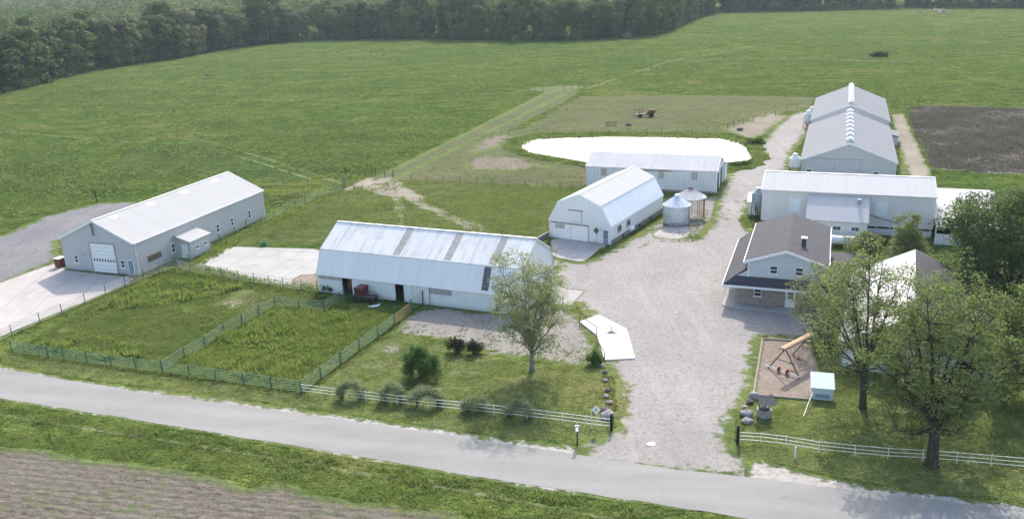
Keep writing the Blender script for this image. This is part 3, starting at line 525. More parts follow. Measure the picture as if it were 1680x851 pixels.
def door(root, face, val, u0, u1, z0, z1, mat='white', glass=None, name='door', d=.05, label=None):
    f = put(MB(), face, val, u0, u1, z0, z1, 0, d).build(name, MT[mat], root)
    fr = MB(); fw = .08; put(fr, face, val, u0-fw, u0, z0, z1+fw, -.01, d+.03); put(fr, face, val, u1, u1+fw, z0, z1+fw, -.01, d+.03); put(fr, face, val, u0, u1, z1, z1+fw, -.01, d+.03); fr.build('door_frame', MT['white'], f)
    if glass:
        a, b, c, e = glass; put(MB(), face, val, a, b, c, e, d, d+.015).build('pane', MT['glass'], f)
        g = MB(); n = 3
        for i in range(1, n): uu = a+(b-a)*i/n; put(g, face, val, uu-.015, uu+.015, c, e, d+.015, d+.03); zz = c+(e-c)*i/n; put(g, face, val, a, b, zz-.015, zz+.015, d+.015, d+.028)
        g.build('glazing_bar', MT['white'], f)
    put(MB(), face, val, u0+.08, u0+.16, z0+.95, z0+1.05, d, d+.08).build('handle', MT['pipedark'], f)
    if label: f['label'] = label
    return f
def trims(root, prof, L, th=.1, over=.3, mat='white', name='trim'):
    for x in (-over-.04, L+over+.005):
        m = MB()
        for i in range(len(prof)-1):
            (a, az), (b, bz) = prof[i], prof[i+1]
            m.extr([(x, a, az-.14), (x, b, bz-.14), (x, b, bz+th+.03), (x, a, az+th+.03)], (.035, 0, 0))
        m.build(name, MT[mat], root)

# ============================================================ A: SHOP
A = empty('shop_building', (-50.589, 113.448, 0), 1.232, 'long blue-grey shop with white roof, overhead door and a small side entry', 'workshop')
L, W, he, hr = 30.13, 12.34, 4.5, 7.27; pr = gable_prof(W, he, hr, .15); pin = [(0, he), (W/2, hr), (W, he)]
m = MB(); end_wall(m, 0, .15, pin); end_wall(m, L-.15, .15, pin); wall_holes(m, 'y-', 0, .15, L-.15, 0, he-.01); wall_holes(m, 'y+', W, .15, L-.15, 0, he-.01); m.build('wall', MT['a_wall'], A)
rf = roof_slab(MB(), pr, -.12, L+.12).build('roof', MT['a_roof'], A)
MB().box(-.1, L+.1, W/2-.16, W/2+.16, hr+.08, hr+.15).build('ridge_cap', MT['white'], rf)
trims(A, pr, L, over=.12)
MB().box(-.1, L+.1, -.27, -.15, he-.12, he+.04).build('gutter', MT['white'], A)
for a in (2.2, 9.5, 17, 24.5):     # faded light panels near the ridge
    z = lambda v: he+(hr-he)*v/(W/2)+.118
    m = MB(); m.extr([(a, 4.9, z(4.9)), (a+1.6, 4.9, z(4.9)), (a+1.6, 5.8, z(5.8)), (a, 5.8, z(5.8))], (0, 0, .012)); m.build('roof_panel', MT['frosted'], A)
# overhead door
f = put(MB(), 'x-', 0, 3.3, 7.35, .02, 4.1, 0, .04); f = f.build('overhead_door', MT['white'], A)
s = MB()
for k in range(1, 8): put(s, 'x-', 0, 3.32, 7.33, .02+k*.51-.012, .02+k*.51+.012, .04, .052)
s.build('door_section', MT['frosted'], f)
fr = MB(); put(fr, 'x-', 0, 3.16, 3.3, 0, 4.25, -.01, .09); put(fr, 'x-', 0, 7.35, 7.49, 0, 4.25, -.01, .09); put(fr, 'x-', 0, 3.3, 7.35, 4.1, 4.25, -.01, .09); fr.build('door_frame', MT['frosted'], f)
for k in range(8): put(MB(), 'x-', 0, 3.55+k*.47, 3.80+k*.47, 1.62, 1.92, .04, .06).build('door_window', MT['glass'], f)
window(A, 'x-', 0, 9.75, 10.5, 1.05, 2.2); window(A, 'x-', 0, 1.85, 2.6, .9, 2.0)
door(A, 'x-', 0, .5, 1.25, .05, 2.05, 'steel', (.65, 1.1, 1.1, 1.85))
for u in (7.1, 17.35, 20.9, 25.5): window(A, 'y-', 0, u, u+.72, .95, 2.25)
put(MB(), 'y-', 0, 2.25, 4.95, 1.1, 1.95, 0, .05).build('boarded_window', MT['wood'], A)
g = MB(); 
for k in range(4): put(g, 'y-', 0, 2.22, 4.98, 1.14+k*.2, 1.2+k*.2, .05, .07)
g.build('shutter_slat', MT['pipedark'], A)
MB().tube((-.22, W/2+.15, hr-.25), (-.22, W/2+.05, hr-2.0), .09, .09).build('rolled_awning', MT['signgreen'], A)  # green rolled awning tube hanging at the gable apex, no lamp
MB().tube((-.05, 8.6, 2.35), (-.35, 8.6, 2.35), .03).build('hose_bib', MT['pipedark'], A)
for x in (.2, L-.2): MB().path([(x, -.20, he-.1), (x, -.12, he-.6), (x, -.12, .1)], .05, 6).build('downspout', MT['white'], A)
# side entry
u0, u1, v0 = 8.0, 12.3, -2.55; m = MB()
for x in (u0, u1-.1): m.extr([(x, v0, 0), (x, -.003, 0), (x, -.003, 3.2), (x, v0, 2.5)], (.1, 0, 0))
m.box(u0+.1, u1-.1, v0, v0+.1, 0, 2.5); an = m.build('side_entry', MT['a_wall'], A)
m = MB(); m.extr([(u0-.25, v0-.25, 2.44), (u0-.25, -.004, 3.22), (u0-.25, -.004, 3.32), (u0-.25, v0-.25, 2.54)], (u1-u0+.5, 0, 0)); m.build('entry_roof', MT['a_roof'], an)
for a in (9.1, 10.9): window(an, 'y-', v0, a, a+.75, 1.05, 1.6, 'v', fw=.06)
put(MB(), 'x-', u0, -2.1, -1.0, .05, 2.05, 0, .05).build('entry_door', MT['white'], an)

# ============================================================ B: LONG GAMBREL BARN
B = empty('gambrel_barn', (-24.367, 104.509, 0), -.406, 'long low gambrel barn with weathered white roof and open doorways on its pen side', 'barn')
L, W, he, hr, hk, wk = 27.27, 11.29, 2.49, 7.468, 5.117, 1.355; pr = gamb_prof(W, he, hr, hk, wk); pin = [(0, he), (wk, hk), (W/2, hr), (W-wk, hk), (W, he)]
m = MB(); end_wall(m, .02, .12, pin); end_wall(m, L-.14, .12, pin)
wall_holes(m, 'y-', 0, .14, L-.14, 0, he-.01, [(3.55, 5.0, 0, 2.35), (11.05, 12.2, 0, 2.25)]); wall_holes(m, 'y+', W, .14, L-.14, 0, he-.01); wl = m.build('wall', MT['b_wall'], B)
lo = MB(); up = MB()
roof_slab(lo, pr[:2], -.05, L+.05); roof_slab(lo, pr[3:], -.05, L+.05); roof_slab(up, [(pr[1][0]-.08, pr[1][1]-.02)]+pr[2:3], -.08, L+.08, .11); roof_slab(up, [pr[2], (pr[3][0]+.08, pr[3][1]-.02)], -.08, L+.08, .11)
lo.build('lower_roof', MT['b_low'], B); r2 = up.build('roof', MT['b_roof'], B); MB().box(-.08, L+.08, W/2-.15, W/2+.15, hr+.09, hr+.16).build('ridge_cap', MT['offwhite'], r2)
trims(B, pr, L, over=.08, mat='offwhite')
sl_ = (hr-hk)/(W/2-wk)
for pxu in ((655, 383, .95), (738, 397, .95), (812, 407, .95)):
    q = wp(B, pxu[0], pxu[1], 1, 3.4).x
    m = MB(); z = lambda v: hk+(v-wk)*sl_+.135; m.extr([(q, wk+.1, z(wk+.1)), (q+.95, wk+.1, z(wk+.1)), (q+.95, 5.5, z(5.5)), (q, 5.5, z(5.5))], (0, 0, .015)); m.build('skylight', MT['skyl'], B)
q = wp(B, 797, 457, 1, .6).x-.35; sl2 = (hk-he)/wk
for k in range(1):
    z = lambda v: he+v*sl2+.16; m = MB(); m.extr([(q, -.02, z(-.02)), (q+.85, -.02, z(-.02)), (q+.85, wk-.12, z(wk-.12)), (q, wk-.12, z(wk-.12))], (0, -.02, .02)); m.build('dark_skylight', MT['skyd'], B)
put(MB(), 'y-', 0, .2, 3.5, 1.75, 2.35, 0, .03).build('vent_strip', MT['skyl'], B)
put(MB(), 'y-', 0, .16, 3.4, 0, 1.72, 0, .05).build('block_base', MT['milk'], B)
put(MB(), 'y-', 0, 15.8, 18.7, 1.45, 2.3, 0, .03).build('faded_panel', MT['frosted'], B)
put(MB(), 'y-', 0, 15.2, 19.2, 2.34, 2.42, 0, .09).build('door_track', MT['pipedark'], B)
put(MB(), 'y-', 0, 15.72, 15.78, .02, 2.3, 0, .05).build('door_edge', MT['pipedark'], B)
put(MB(), 'y-', 0, 12.32, 13.4, .05, 2.2, .04, .08).build('sliding_door', MT['b_wall'], B)
put(MB(), 'y-', 0, 12.2, 12.28, 0, 2.3, -.1, .04).build('door_post', MT['wood'], B)
MB().box(L-.01, L+.04, 3.6, 7.6, .02, 3.0).build('end_door', MT['b_wall'], B)
MB().box(.3, L-.3, 5.6, 5.75, 0, 3.2).build('inner_partition', MT['wood'], B)
tag(wl)

# ============================================================ C: TALL WHITE GAMBREL BARN
C = empty('gambrel_barn', (14.084, 119.421, 0), 1.022, 'tall white gambrel barn with hay door and walk-in door, concrete apron in front', 'barn')
L, W, he, hr, hk, wk = 19.6, 9.9, 2.73, 6.85, 5.41, 1.51; pr = gamb_prof(W, he, hr, hk, wk, .1); pin = [(0, he), (wk, hk), (W/2, hr), (W-wk, hk), (W, he)]
m = MB(); end_wall(m, 0, .12, pin, .0); end_wall(m, L-.12, .12, pin, .0); wall_holes(m, 'y-', 0, .12, L-.12, .6, he-.01); wall_holes(m, 'y+', W, .12, L-.12, .6, he-.01); m.build('wall', MT['c_wall'], C)
for y in (0, W): MB().box(.13, L-.13, y-.10, y+.1, 0, .6).build('foundation', MT['foundation'], C)
lo = MB(); up = MB(); roof_slab(lo, pr[:2], -.05, L+.05); roof_slab(lo, pr[3:], -.05, L+.05); roof_slab(up, [(wk-.06, hk-.01), pr[2]], -.08, L+.08, .11); roof_slab(up, [pr[2], (W-wk+.06, hk-.01)], -.08, L+.08, .11)
lo.build('lower_roof', MT['c_low'], C); r2 = up.build('roof', MT['c_roof'], C); MB().box(-.08, L+.08, W/2-.15, W/2+.15, hr+.09, hr+.16).build('ridge_cap', MT['white'], r2); trims(C, pr, L, over=.08)
hd = put(MB(), 'x-', 0, 4.6, 6.4, 2.75, 4.4, 0, .05).build('hay_door', MT['c_wall'], C); put(MB(), 'x-', 0, 4.4, 6.75, 4.4, 4.5, 0, .12).build('door_track', MT['pipedark'], hd)
m = MB(); put(m, 'x-', 0, 4.55, 4.6, 2.75, 4.4, 0, .08); put(m, 'x-', 0, 4.6, 6.4, 2.70, 2.75, 0, .08); m.build('door_trim', MT['frosted'], hd)
sd = put(MB(), 'x-', 0, 3.6, 9.3, .03, 2.28, 0, .06).build('sliding_door', MT['white'], C); put(MB(), 'x-', 0, 3.45, 9.6, 2.30, 2.42, 0, .12).build('door_track', MT['wood'], sd)
put(MB(), 'x-', 0, 3.55, 3.6, .03, 2.28, 0, .09).build('door_trim', MT['frosted'], sd); put(MB(), 'x-', 0, 6.4, 6.44, .05, 2.26, .06, .08).build('door_trim', MT['frosted'], sd)
put(MB(), 'x-', 0, 7.3, 8.9, 1.55, 2.2, .06, .08).build('door_window', MT['skyl'], sd)
door(C, 'x-', 0, .42, 1.18, .05, 2.05, 'steel', (.52, 1.08, .95, 1.9))
for u in (2.2, 5.4): window(C, 'y-', 0, u, u+1.25, 1.25, 2.15, 'v', 'frosted')
for u in (3.6, 9.6, 14): put(MB(), 'y-', 0, u, u+.7, .12, .45, .10, .13).build('foundation_vent', MT['dark'], C)
m = MB(); m.box(-4.6, -.15, 9.95, 10.2, 0, .75); o = m.build('retaining_wall', MT['foundation']); o.location = C.location; o.rotation_euler.z = 1.022; tag(o, 'low grey block wall along the concrete apron of the tall white barn', 'low wall')
t_ = empty('diamond_sign', (C.location.x, C.location.y, 0), 1.022); tag(t_, 'small green square sign on a thin pole by the white barn door', 'sign')
m = MB().tube((-1.1, 1.75, 0), (-1.1, 1.75, 2.3), .03).build('pole', MT['pipedark'], t_)
m = MB(); m.extr([(-1.16, 1.75-.0, 2.75), (-1.16, 1.30, 2.2), (-1.16, 1.75, 1.65), (-1.16, 2.2, 2.2)], (.03, 0, 0)); m.build('sign_panel', MT['signgreen'], t_)
b = wp(C, 1035, 381, 2, 0); tk = empty('fuel_tank', (*G(1035, 381), 0), 1.022, 'small white tank lying beside the foundation of the tall white barn', 'tank')
m = MB(); pr_ = [(0.0, -.75), (.28, -.68), (.42, -.5), (.42, .5), (.28, .68), (0.0, .75)]; m.lathe([(r, x) for r, x in pr_], 18, (0, 0, .55), 'x'); m.build('tank_body', MT['tank'], tk, 2)
for x in (-.4, .4): MB().box(x-.04, x+.04, -.3, .3, 0, .25).build('stand', MT['pipedark'], tk)

# ============================================================ D: LOW WHITE BARN BEHIND
D = empty('livestock_barn', (13.777, 154.18, 0), -.358, 'low white steel barn between the pond and the tall gambrel barn', 'barn')
L, W, he, hr = 22.8, 9.0, 3.85, 5.55; pr = gable_prof(W, he, hr, .15); pin = [(0, he), (W/2, hr), (W, he)]
m = MB(); end_wall(m, 0, .12, pin); wall_holes(m, 'y-', 0, .12, L-.12, 0, he-.01); wall_holes(m, 'y+', W, .12, L-.12, 0, he-.01)
for a, b in ((.12, 1.2), (3.9, 5.2), (7.9, 8.88)): m.box(L-.12, L, a, b, 0, 3.2)
m.extr([(L-.12, 0, 3.2), (L-.12, 0, he-.004), (L-.12, W/2, hr-.004), (L-.12, W, he-.004), (L-.12, W, 3.2)], (.12, 0, 0)); m.box(L-.12, L, 0, .12, 0, 3.2); m.box(L-.12, L, 8.88, 9, 0, 3.2); m.build('wall', MT['d_wall'], D)
rf = roof_slab(MB(), pr, -.12, L+.12).build('roof', MT['d_roof'], D); trims(D, pr, L, over=.12)
for a in (2.7, 12.9, 18.6): put(MB(), 'y-', 0, a, a+1.0, 2.3, 3.6, 0, .04).build('shuttered_window', MT['skyl'], D)
put(MB(), 'y-', 0, 9.0, 15.2, 3.55, 3.68, 0, .12).build('door_track', MT['wood'], D)
put(MB(), 'y-', 0, 0, L, .0, .35, .0, .05).build('base_board', MT['greywood'], D)
MB().box(2, L-2, 4.4, 4.5, 0, 3).build('inner_partition', MT['wood'], D)
m = MB(); m.extr([(L-3, W+.005, 0), (L-3, W+3.2, 0), (L-3, W+3.2, 2.9), (L-3, W+.005, 3.5)], (3.3, 0, 0)); le = m.build('lean_to', MT['d_wall'], D); m = MB(); m.extr([(L-3.2, W+.16, 3.5), (L-3.2, W+3.4, 2.9), (L-3.2, W+3.4, 3.0), (L-3.2, W+.16, 3.6)], (3.7, 0, 0)); m.build('lean_to_roof', MT['d_roof'], le)

# ============================================================ E: LONG GREY BARN WITH MILKHOUSE
E_ = empty('dairy_barn', (36.844, 125.153, 0), -.357, 'long grey barn with ribbed white roof, milkhouse and end shed behind the house', 'barn')
L, W, he, hr, hs = 23.07, 11.15, 5.78, 7.25, 1.35; pr = gable_prof(W, he, hr, .2); pin = [(0, he), (W/2, hr), (W, he)]
m = MB(); end_wall(m, 0, .12, pin, hs); end_wall(m, L-.12, .12, pin, hs); wall_holes(m, 'y-', 0, .12, L-.12, hs, he-.01); wall_holes(m, 'y+', W, .12, L-.12, 0, he-.01); m.build('wall', MT['e_wall'], E_)
m = MB(); wall_holes(m, 'y-', .12, .1, L-.1, 0, hs-.45); wall_holes(m, 'x-', .12, .24, W, 0, hs-.003); wall_holes(m, 'x+', L-.12, .24, W, 0, hs-.003)
for k in range(14): put(m, 'y-', .12, .3+k*1.72, .3+k*1.72+.12, hs-.45, hs-.003, -.12, 0)
m.build('lower_wall', MT['milk'], E_); put(MB(), 'y-', .17, .1, L-.1, hs-.45, hs-.003, -.03, 0).build('window_band', MT['glass'], E_)
rf = roof_slab(MB(), pr, -.12, L+.12).build('roof', MT['e_roof'], E_); MB().box(-.1, L+.1, W/2-.16, W/2+.16, hr+.08, hr+.15).build('ridge_cap', MT['white'], rf); trims(E_, pr, L, over=.12)
put(MB(), 'y-', 0, 0, L, hs-.10, hs+.02, .0, .04).build('base_trim', MT['white'], E_)
for a in (3.9, 15.5): put(MB(), 'y-', 0, a, a+1.5, 2.72, 4.75, 0, .05).build('loft_shutter', MT['white'], E_)
# milkhouse
u0, u1, v0 = 6.5, 14.45, -4.2; m = MB()
for x in (u0, u1-.12): m.extr([(x, v0, 0), (x, -.06, 0), (x, -.06, 5.3), (x, v0, 2.9)], (.12, 0, 0))
m.box(u0+.12, u1-.12, v0, v0+.12, 0, 2.9); mk = m.build('milkhouse', MT['milk'], E_)
m = MB(); m.extr([(u0-.15, v0-.3, 2.78), (u0-.15, -.01, 5.42), (u0-.15, -.01, 5.52), (u0-.15, v0-.3, 2.88)], (u1-u0+.3, 0, 0)); m.build('milkhouse_roof', MT['e_roof'], mk)
for a in (10.0, 12.35): window(mk, 'y-', v0, a, a+1.1, 1.5, 2.2, 'v', 'white')
window(mk, 'y-', v0, 8.2, 8.9, 1.5, 2.2, None)
m = MB(); m.box(13.0, 13.5, -1.5, -1.0, 4.3, 5.35); m.build('roof_vent', MT['frosted'], mk)
MB().path([(14.6, -.15, 3.0), (16, -.2, 2.5), (17.5, -.25, 2.2), (18.6, -.3, 1.9)], .05, 6).build('hose', MT['pipedark'], E_)
# end shed
u0, u1, v0 = L+.02, 31.5, -2.9; m = MB(); m.box(u0, u0+3.2, v0, v0+.12, 0, 1.5); m.box(u0+3.2, u1, 4, 4.12, 0, 3.2)
for x in (u0, u0+3.15, 27.6, u1-.15): m.box(x, x+.15, v0+.01, v0+.16, 1.5 if x == u0 else 0, 2.55)
m.box(u1-.12, u1, v0+.2, 9, 0, 2.5); es = m.build('end_shed', MT['milk'], E_)
m = MB(); m.extr([(u0, v0-.35, 2.5), (u0, 11.5, 4.4), (u0, 11.5, 4.5), (u0, v0-.35, 2.6)], (u1-u0+.2, 0, 0)); m.build('shed_roof', MT['conc'] if 0 else MT['d_roof'], es)
MB().box(u0+.2, u1-.3, 3.6, 3.7, 0, 3.0).build('shed_shade_panel', MT['dark'], es)  # near-black panel, paints the shade inside the open shed
# propane tank by the milkhouse
pt = empty('propane_tank', (*G(1383, 405), 0), -.357, 'long white propane tank lying in front of the milkhouse', 'tank')
m = MB(); m.lathe([(r, x) for r, x in [(0.0, -2.3), (.35, -2.2), (.55, -1.95), (.6, -1.7), (.6, 1.7), (.55, 1.95), (.35, 2.2), (0.0, 2.3)]], 20, (0, 0, .95), 'x'); m.build('tank_body', MT['tank'], pt, 2)
for x in (-1.3, 1.3): MB().box(x-.12, x+.12, -.4, .4, 0, .5).build('stand', MT['foundation'], pt); MB().lathe([(.16, 1.5), (.16, 1.72), (.1, 1.78)], 12).build('valve_cap', MT['tank'], pt)

# ============================================================ F, G: TWO PALE GREY LIVESTOCK HOUSES END TO END
def hogbarn(x, y, rz, L, W, he, hr, nv, label, front=True):
    F = empty('livestock_house', (x, y, 0), rz, label, 'barn', 'pale grey livestock houses end to end')
    pr = gable_prof(W, he, hr, .25); pin = [(0, he), (W/2, hr), (W, he)]
    m = MB(); end_wall(m, 0, .12, pin); end_wall(m, L-.12, .12, pin); wall_holes(m, 'y-', 0, .12, L-.12, 0, he-.01); wall_holes(m, 'y+', W, .12, L-.12, 0, he-.01); m.build('wall', MT['f_wall'], F)
    roof_slab(MB(), pr, -.2, L+.05).build('roof', MT['f_roof'], F); trims(F, pr, L, over=.2)
    for k in range(nv):
        c = (k+.55)*L/nv; m = MB(); m.box(c-.45, c+.45, W/2-.45, W/2+.45, hr-.05, hr+.45); m.extr([(c-.6, W/2-.65, hr+.45), (c-.6, W/2+.65, hr+.45), (c-.6, W/2, hr+.85)], (1.2, 0, 0)); m.build('ridge_vent', MT['white'], F)
    return F
Fb = hogbarn(68.686, 153.089, 1.212, 37.5, 16.08, 2.63, 5.79, 8, 'nearer pale grey livestock house with wide sliding door in its gable')
put(MB(), 'x-', 0, 5.9, 10.4, .05, 2.95, 0, .05).build('sliding_door', MT['f_wall'], Fb); m = MB(); [put(m, 'x-', 0, a, a+.05, .05, 2.95, .05, .08) for a in (5.9, 10.35)]; put(m, 'x-', 0, 5.4, 14.3, 2.97, 3.05, 0, .1); m.build('door_track', MT['frosted'], Fb)
for a in (14.1, 2.7): window(Fb, 'x-', 0, a, a+1.1, .2, 1.0, 'v' if a < 5 else None, fw=.16)
MB().box(30, 36, -1.6, -.01, 0, 1.9).build('side_shed', MT['f_wall'], Fb); m = MB(); m.extr([(29.8, -1.9, 1.9), (29.8, -.02, 2.3), (29.8, -.02, 2.4), (29.8, -1.9, 2.0)], (6.4, 0, 0)); m.build('side_shed_roof', MT['f_roof'], Fb)
Gb = hogbarn(82.993, 190.736, 1.210, 32.6, 16.08, 3.47, 6.79, 9, 'farther pale grey livestock house, its roof higher than the nearer one')

# ============================================================ H: HOUSE
H = empty('farmhouse', (34.448, 91.015, 0), 1.219, 'two storey farmhouse with blue-grey siding, brick ground floor and wraparound porch roof', 'house')
L, W, he, hr, hs = 16.0, 8.81, 5.42, 6.89, 3.2; pr = gable_prof(W, he, hr, 0)
pw = [(.3, he+.05), (W/2, hr-.06), (W-.3, he+.05)]
m = MB(); end_wall(m, .3, .12, [(.3, he), (W/2, hr-.1), (W-.3, he)], hs-.3); end_wall(m, L-.42, .12, [(.3, he), (W/2, hr-.1), (W-.3, he)], 0)
wall_holes(m, 'y-', .3, .42, L-.42, 2.7, he-.02); wall_holes(m, 'y+', W-.3, .42, L-.42, 2.7, he-.02); m.build('upper_wall', MT['h_side'], H)
rf = roof_slab(MB(), [(-.12, he-.04), (W/2, hr), (W+.12, he-.04)], 0, L).build('roof', MT['h_roof'], H)
m = MB()
for i, ((a, az), (b, bz)) in enumerate((((-.12, he-.04), (W/2, hr)), ((W/2, hr), (W+.12, he-.04)))): m.extr([(-.05, a, az-.18), (-.05, b, bz-.18), (-.05, b, bz+.12), (-.05, a, az+.12)], (.04, 0, 0))
m.box(0, L, -.2, -.125, he-.2, he+.02); m.box(0, L, W+.125, W+.2, he-.2, he+.02); m.box(.28, .299, W-.42, W-.28, hs, he); m.build('fascia', MT['white'], rf)
# chimney through the right slope
cx = wp(H, 1315.5, 401, 1, 2.6); m = MB(); cxx = 3.9; m.box(cxx, cxx+.5, 2.5, 3.0, 5.5, 7.35); ch = m.build('chimney', MT['h_roof'], rf); MB().box(cxx-.08, cxx+.58, 2.42, 3.08, 7.35, 7.47).build('chimney_cap', MT['white'], ch); m = MB(); m.box(cxx-.12, cxx-.001, 2.4, 3.1, 6.2, 6.35); m.build('flashing', MT['white'], ch)
# ground floor and porch
m = MB(); wall_holes(m, 'x-', .67, .3, 9.55, .14, 2.7, [(6.9, 7.72, 1.2, 2.15)]); wall_holes(m, 'y+', 9.55, .79, 15.5, .14, 2.7); wall_holes(m, 'y-', .3, .79, 15.5, .14, 2.7); m.build('brick_wall', MT['h_brick'], H)
for a in (5.25, 2.52): window(H, 'x-', .3, a, a+.88, 4.12, 5.08, fw=.08)
window(H, 'x-', .60, 6.88, 7.74, 1.18, 2.17, fw=.08)
door(H, 'x-', .67, 3.25, 4.2, .15, 2.15, 'white', (3.45, 4.0, 1.2, 1.95))
PE, VL, F0, BK = 2.55, 11.15, -.5, 17.7
m = MB(); th = .12
fr_ = [(F0, -.8, PE), (F0, VL, PE), (.3, 9.95+.0, 3.25), (.3, -.8, 3.25)]
m.extr(fr_, (0, 0, th)); sidep = [(F0, VL, PE), (BK, VL, PE), (BK, W-.25, 4.5), (.30, W-.25, 4.5), (.3, 9.95, 3.25)]
v = [Vector(a) for a in sidep]; nrm = (v[1]-v[0]).cross(v[2]-v[0]).normalized()
def on(a):  # put the point on the side plane
    z = v[0].z-((a[0]-v[0].x)*nrm.x+(a[1]-v[0].y)*nrm.y)/nrm.z; return (a[0], a[1], z)
side = [on(a) for a in ((F0, VL), (BK, VL), (BK, W-.29), (.29, W-.29))]
m2 = MB(); m2.extr([fr_[0], fr_[1], on((.29, 10.0)), (.29, 10.0, 3.25), (.29, -.8, 3.25)], (0, 0, th))
hip = Vector(on((.29, 9.9)))
m2 = MB(); zf = hip.z
m2.extr([(F0, -.8, PE), (F0, VL, PE), (.299, 9.9, zf), (.299, -.8, zf)], (0, 0, th)); m2.extr([(F0, VL, PE), (BK, VL, PE), on((BK, W-.301)), on((.299, W-.301)), (.299, 9.9, zf)], (0, 0, th))
pf = m2.build('porch_roof', MT['h_roof'], H)
m = MB(); m.extr([(.31, W-.31, 2.9), (.31, 9.8, 2.9), (.31, 9.8, 3.42), (.31, W-.31, 4.38)], (.1, 0, 0)); m.build('gable_return', MT['h_side'], H)
m = MB(); m.box(F0-.06, F0-.005, -.8, VL+.06, PE-.12, PE+th+.02); m.box(F0, BK, VL+.005, VL+.06, PE-.12, PE+th+.02); m.box(BK+.005, BK+.06, W-.2, VL+.06, PE-.12, PE+th+.02); m.build('fascia', MT['white'], pf)
m = MB(); pts = [(-.9, 2.0), (-.9, 10.3), (-.6, 10.9), (0, 11.15), (15.5, 11.15), (15.5, 9.56), (.66, 9.56), (.66, 2.0)]; m.extr([(a, b, .02) for a, b in pts[::-1]], (0, 0, .12)); o = m.build('porch_slab', MT['conc'], H); at = o.data.attributes.new('ed', 'FLOAT', 'POINT'); at.data.foreach_set('value', [5.]*len(o.data.vertices))
m = MB(); [m.box(F0+.1, F0+.22, a, a+.12, .14, PE-.02) for a in (0.6,)]; [m.box(a, a+.12, VL-.3, VL-.18, .14, PE-.02) for a in (5, 10, 15)]; m.build('porch_post', MT['white'], H)
# rear link roof on the right of the house
m = MB(); m.box(10.5, 14.6, -4.6, .2, 0, 2.5); lk = m.build('side_wing', MT['h_side'], H); MB().extr([(10.2, -4.9, 2.5), (10.2, .15, 2.5), (10.2, .15, 2.62), (10.2, -4.9, 2.62)], (4.7, 0, 0)).build('wing_roof', MT['h_roof'], lk)

# ============================================================ K: GARAGE BEHIND THE TREES
ax_, ay_ = G(1502, 412, 6.0); bx_, by_ = G(1503, 520, 6.0); rz = math.atan2(ay_-by_, ax_-bx_); Lk = math.hypot(ax_-bx_, ay_-by_)
K = empty('garage', (bx_, by_, 0), rz, 'wide gabled garage with white left roof and grey right roof behind the yard trees', 'garage')
l = wp(K, 1376, 556, 2, 2.7); r_ = wp(K, 1628, 531, 2, 2.7); lv, rv = min(l.y, 9.5), max(r_.y, -9)
m = MB(); end_wall(m, 0, .12, [(rv+.3, 2.75), (0, 5.95), (lv-.3, 2.75)]); end_wall(m, Lk-.12, .12, [(rv+.3, 2.75), (0, 5.95), (lv-.3, 2.75)]); wall_holes(m, 'y-', rv+.3, .12, Lk-.12, 0, 2.74); wall_holes(m, 'y+', lv-.3, .12, Lk-.12, 0, 2.74); m.build('wall', MT['h_side'], K)
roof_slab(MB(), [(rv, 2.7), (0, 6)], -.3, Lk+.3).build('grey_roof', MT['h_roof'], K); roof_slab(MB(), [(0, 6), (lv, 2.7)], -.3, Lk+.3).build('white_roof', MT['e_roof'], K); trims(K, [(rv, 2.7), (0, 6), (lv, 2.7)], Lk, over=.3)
for a in (-5, -1.2, 3.4): window(K, 'x-', 0, a, a+1.1, 1.2, 2.3)
put(MB(), 'x-', 0, 4.9, min(8.2, lv-.6), .03, 2.3, 0, .04).build('overhead_door', MT['white'], K)
# ============================================================ BINS
gb = empty('grain_bin', (*G(1110, 366), 0), 0, 'round corrugated steel grain bin with conical roof on a concrete pad', 'grain bin')
MB().lathe([(1.98, .15), (2.0, .2), (2.0, 2.95), (1.97, 2.97)], 40).build('bin_wall', MT['galv'], gb, 2)
m = MB(); m.lathe([(2.16, 2.9), (2.16, 2.98), (.38, 4.15), (.38, 4.25)], 40); n = 20
for k in range(n):
    a = 2*math.pi*k/n; m.tube((2.14*math.cos(a), 2.14*math.sin(a), 3.02), (.4*math.cos(a), .4*math.sin(a), 4.2), .035, .02, 4)
m.build('bin_roof', MT['galv'], gb); MB().lathe([(.40, 4.2), (.42, 4.4), (.3, 4.55), (.05, 4.62)], 20).build('lid', MT['white'], gb, 2)
m = MB(); m.box(-1.3, .9, -2.06, -1.9, .2, .62); m.build('bin_door', MT['frosted'], gb)
MB().lathe([(2.07, .04), (2.07, .2)], 40).build('base_ring', MT['foundation'], gb)
m = MB(); [m.path([(1.55+dx*.8, -1.45+dx, .2), (1.55+dx*.8, -1.45+dx, 3.0)], .02, 5) for dx in (-.12, .14)]; [m.tube((1.45, -1.57, z), (1.66, -1.31, z), .015, .015, 4) for z in np.arange(.5, 3, .3)]; m.build('ladder', MT['pipedark'], gb)
cx_, cy_ = G(1132, 354); cb = empty('corn_crib', (cx_, cy_, 0), 0, 'open wire corn crib with rusty conical metal roof beside the grain bin', 'corn crib')
m = MB(); m.lathe([(2.45, 3.05), (2.45, 3.1), (.55, 4.3), (.5, 4.2)], 28)
for k in range(22): a = 2*math.pi*k/22; m.tube((2.43*math.cos(a), 2.43*math.sin(a), 3.12), (.56*math.cos(a), .56*math.sin(a), 4.33), .035, .02, 4)
m.build('crib_roof', MT['galvroof'], cb); MB().lathe([(.56, 4.2), (.56, 4.4), (.45, 4.42), (.45, 4.22)], 18).build('roof_collar', MT['rust'], cb)
for k in range(10): a = 2*math.pi*k/10; MB().tube((2.2*math.cos(a), 2.2*math.sin(a), 0), (2.2*math.cos(a), 2.2*math.sin(a), 3.2), .045).build('post', MT['rust'], cb)
m = MB()
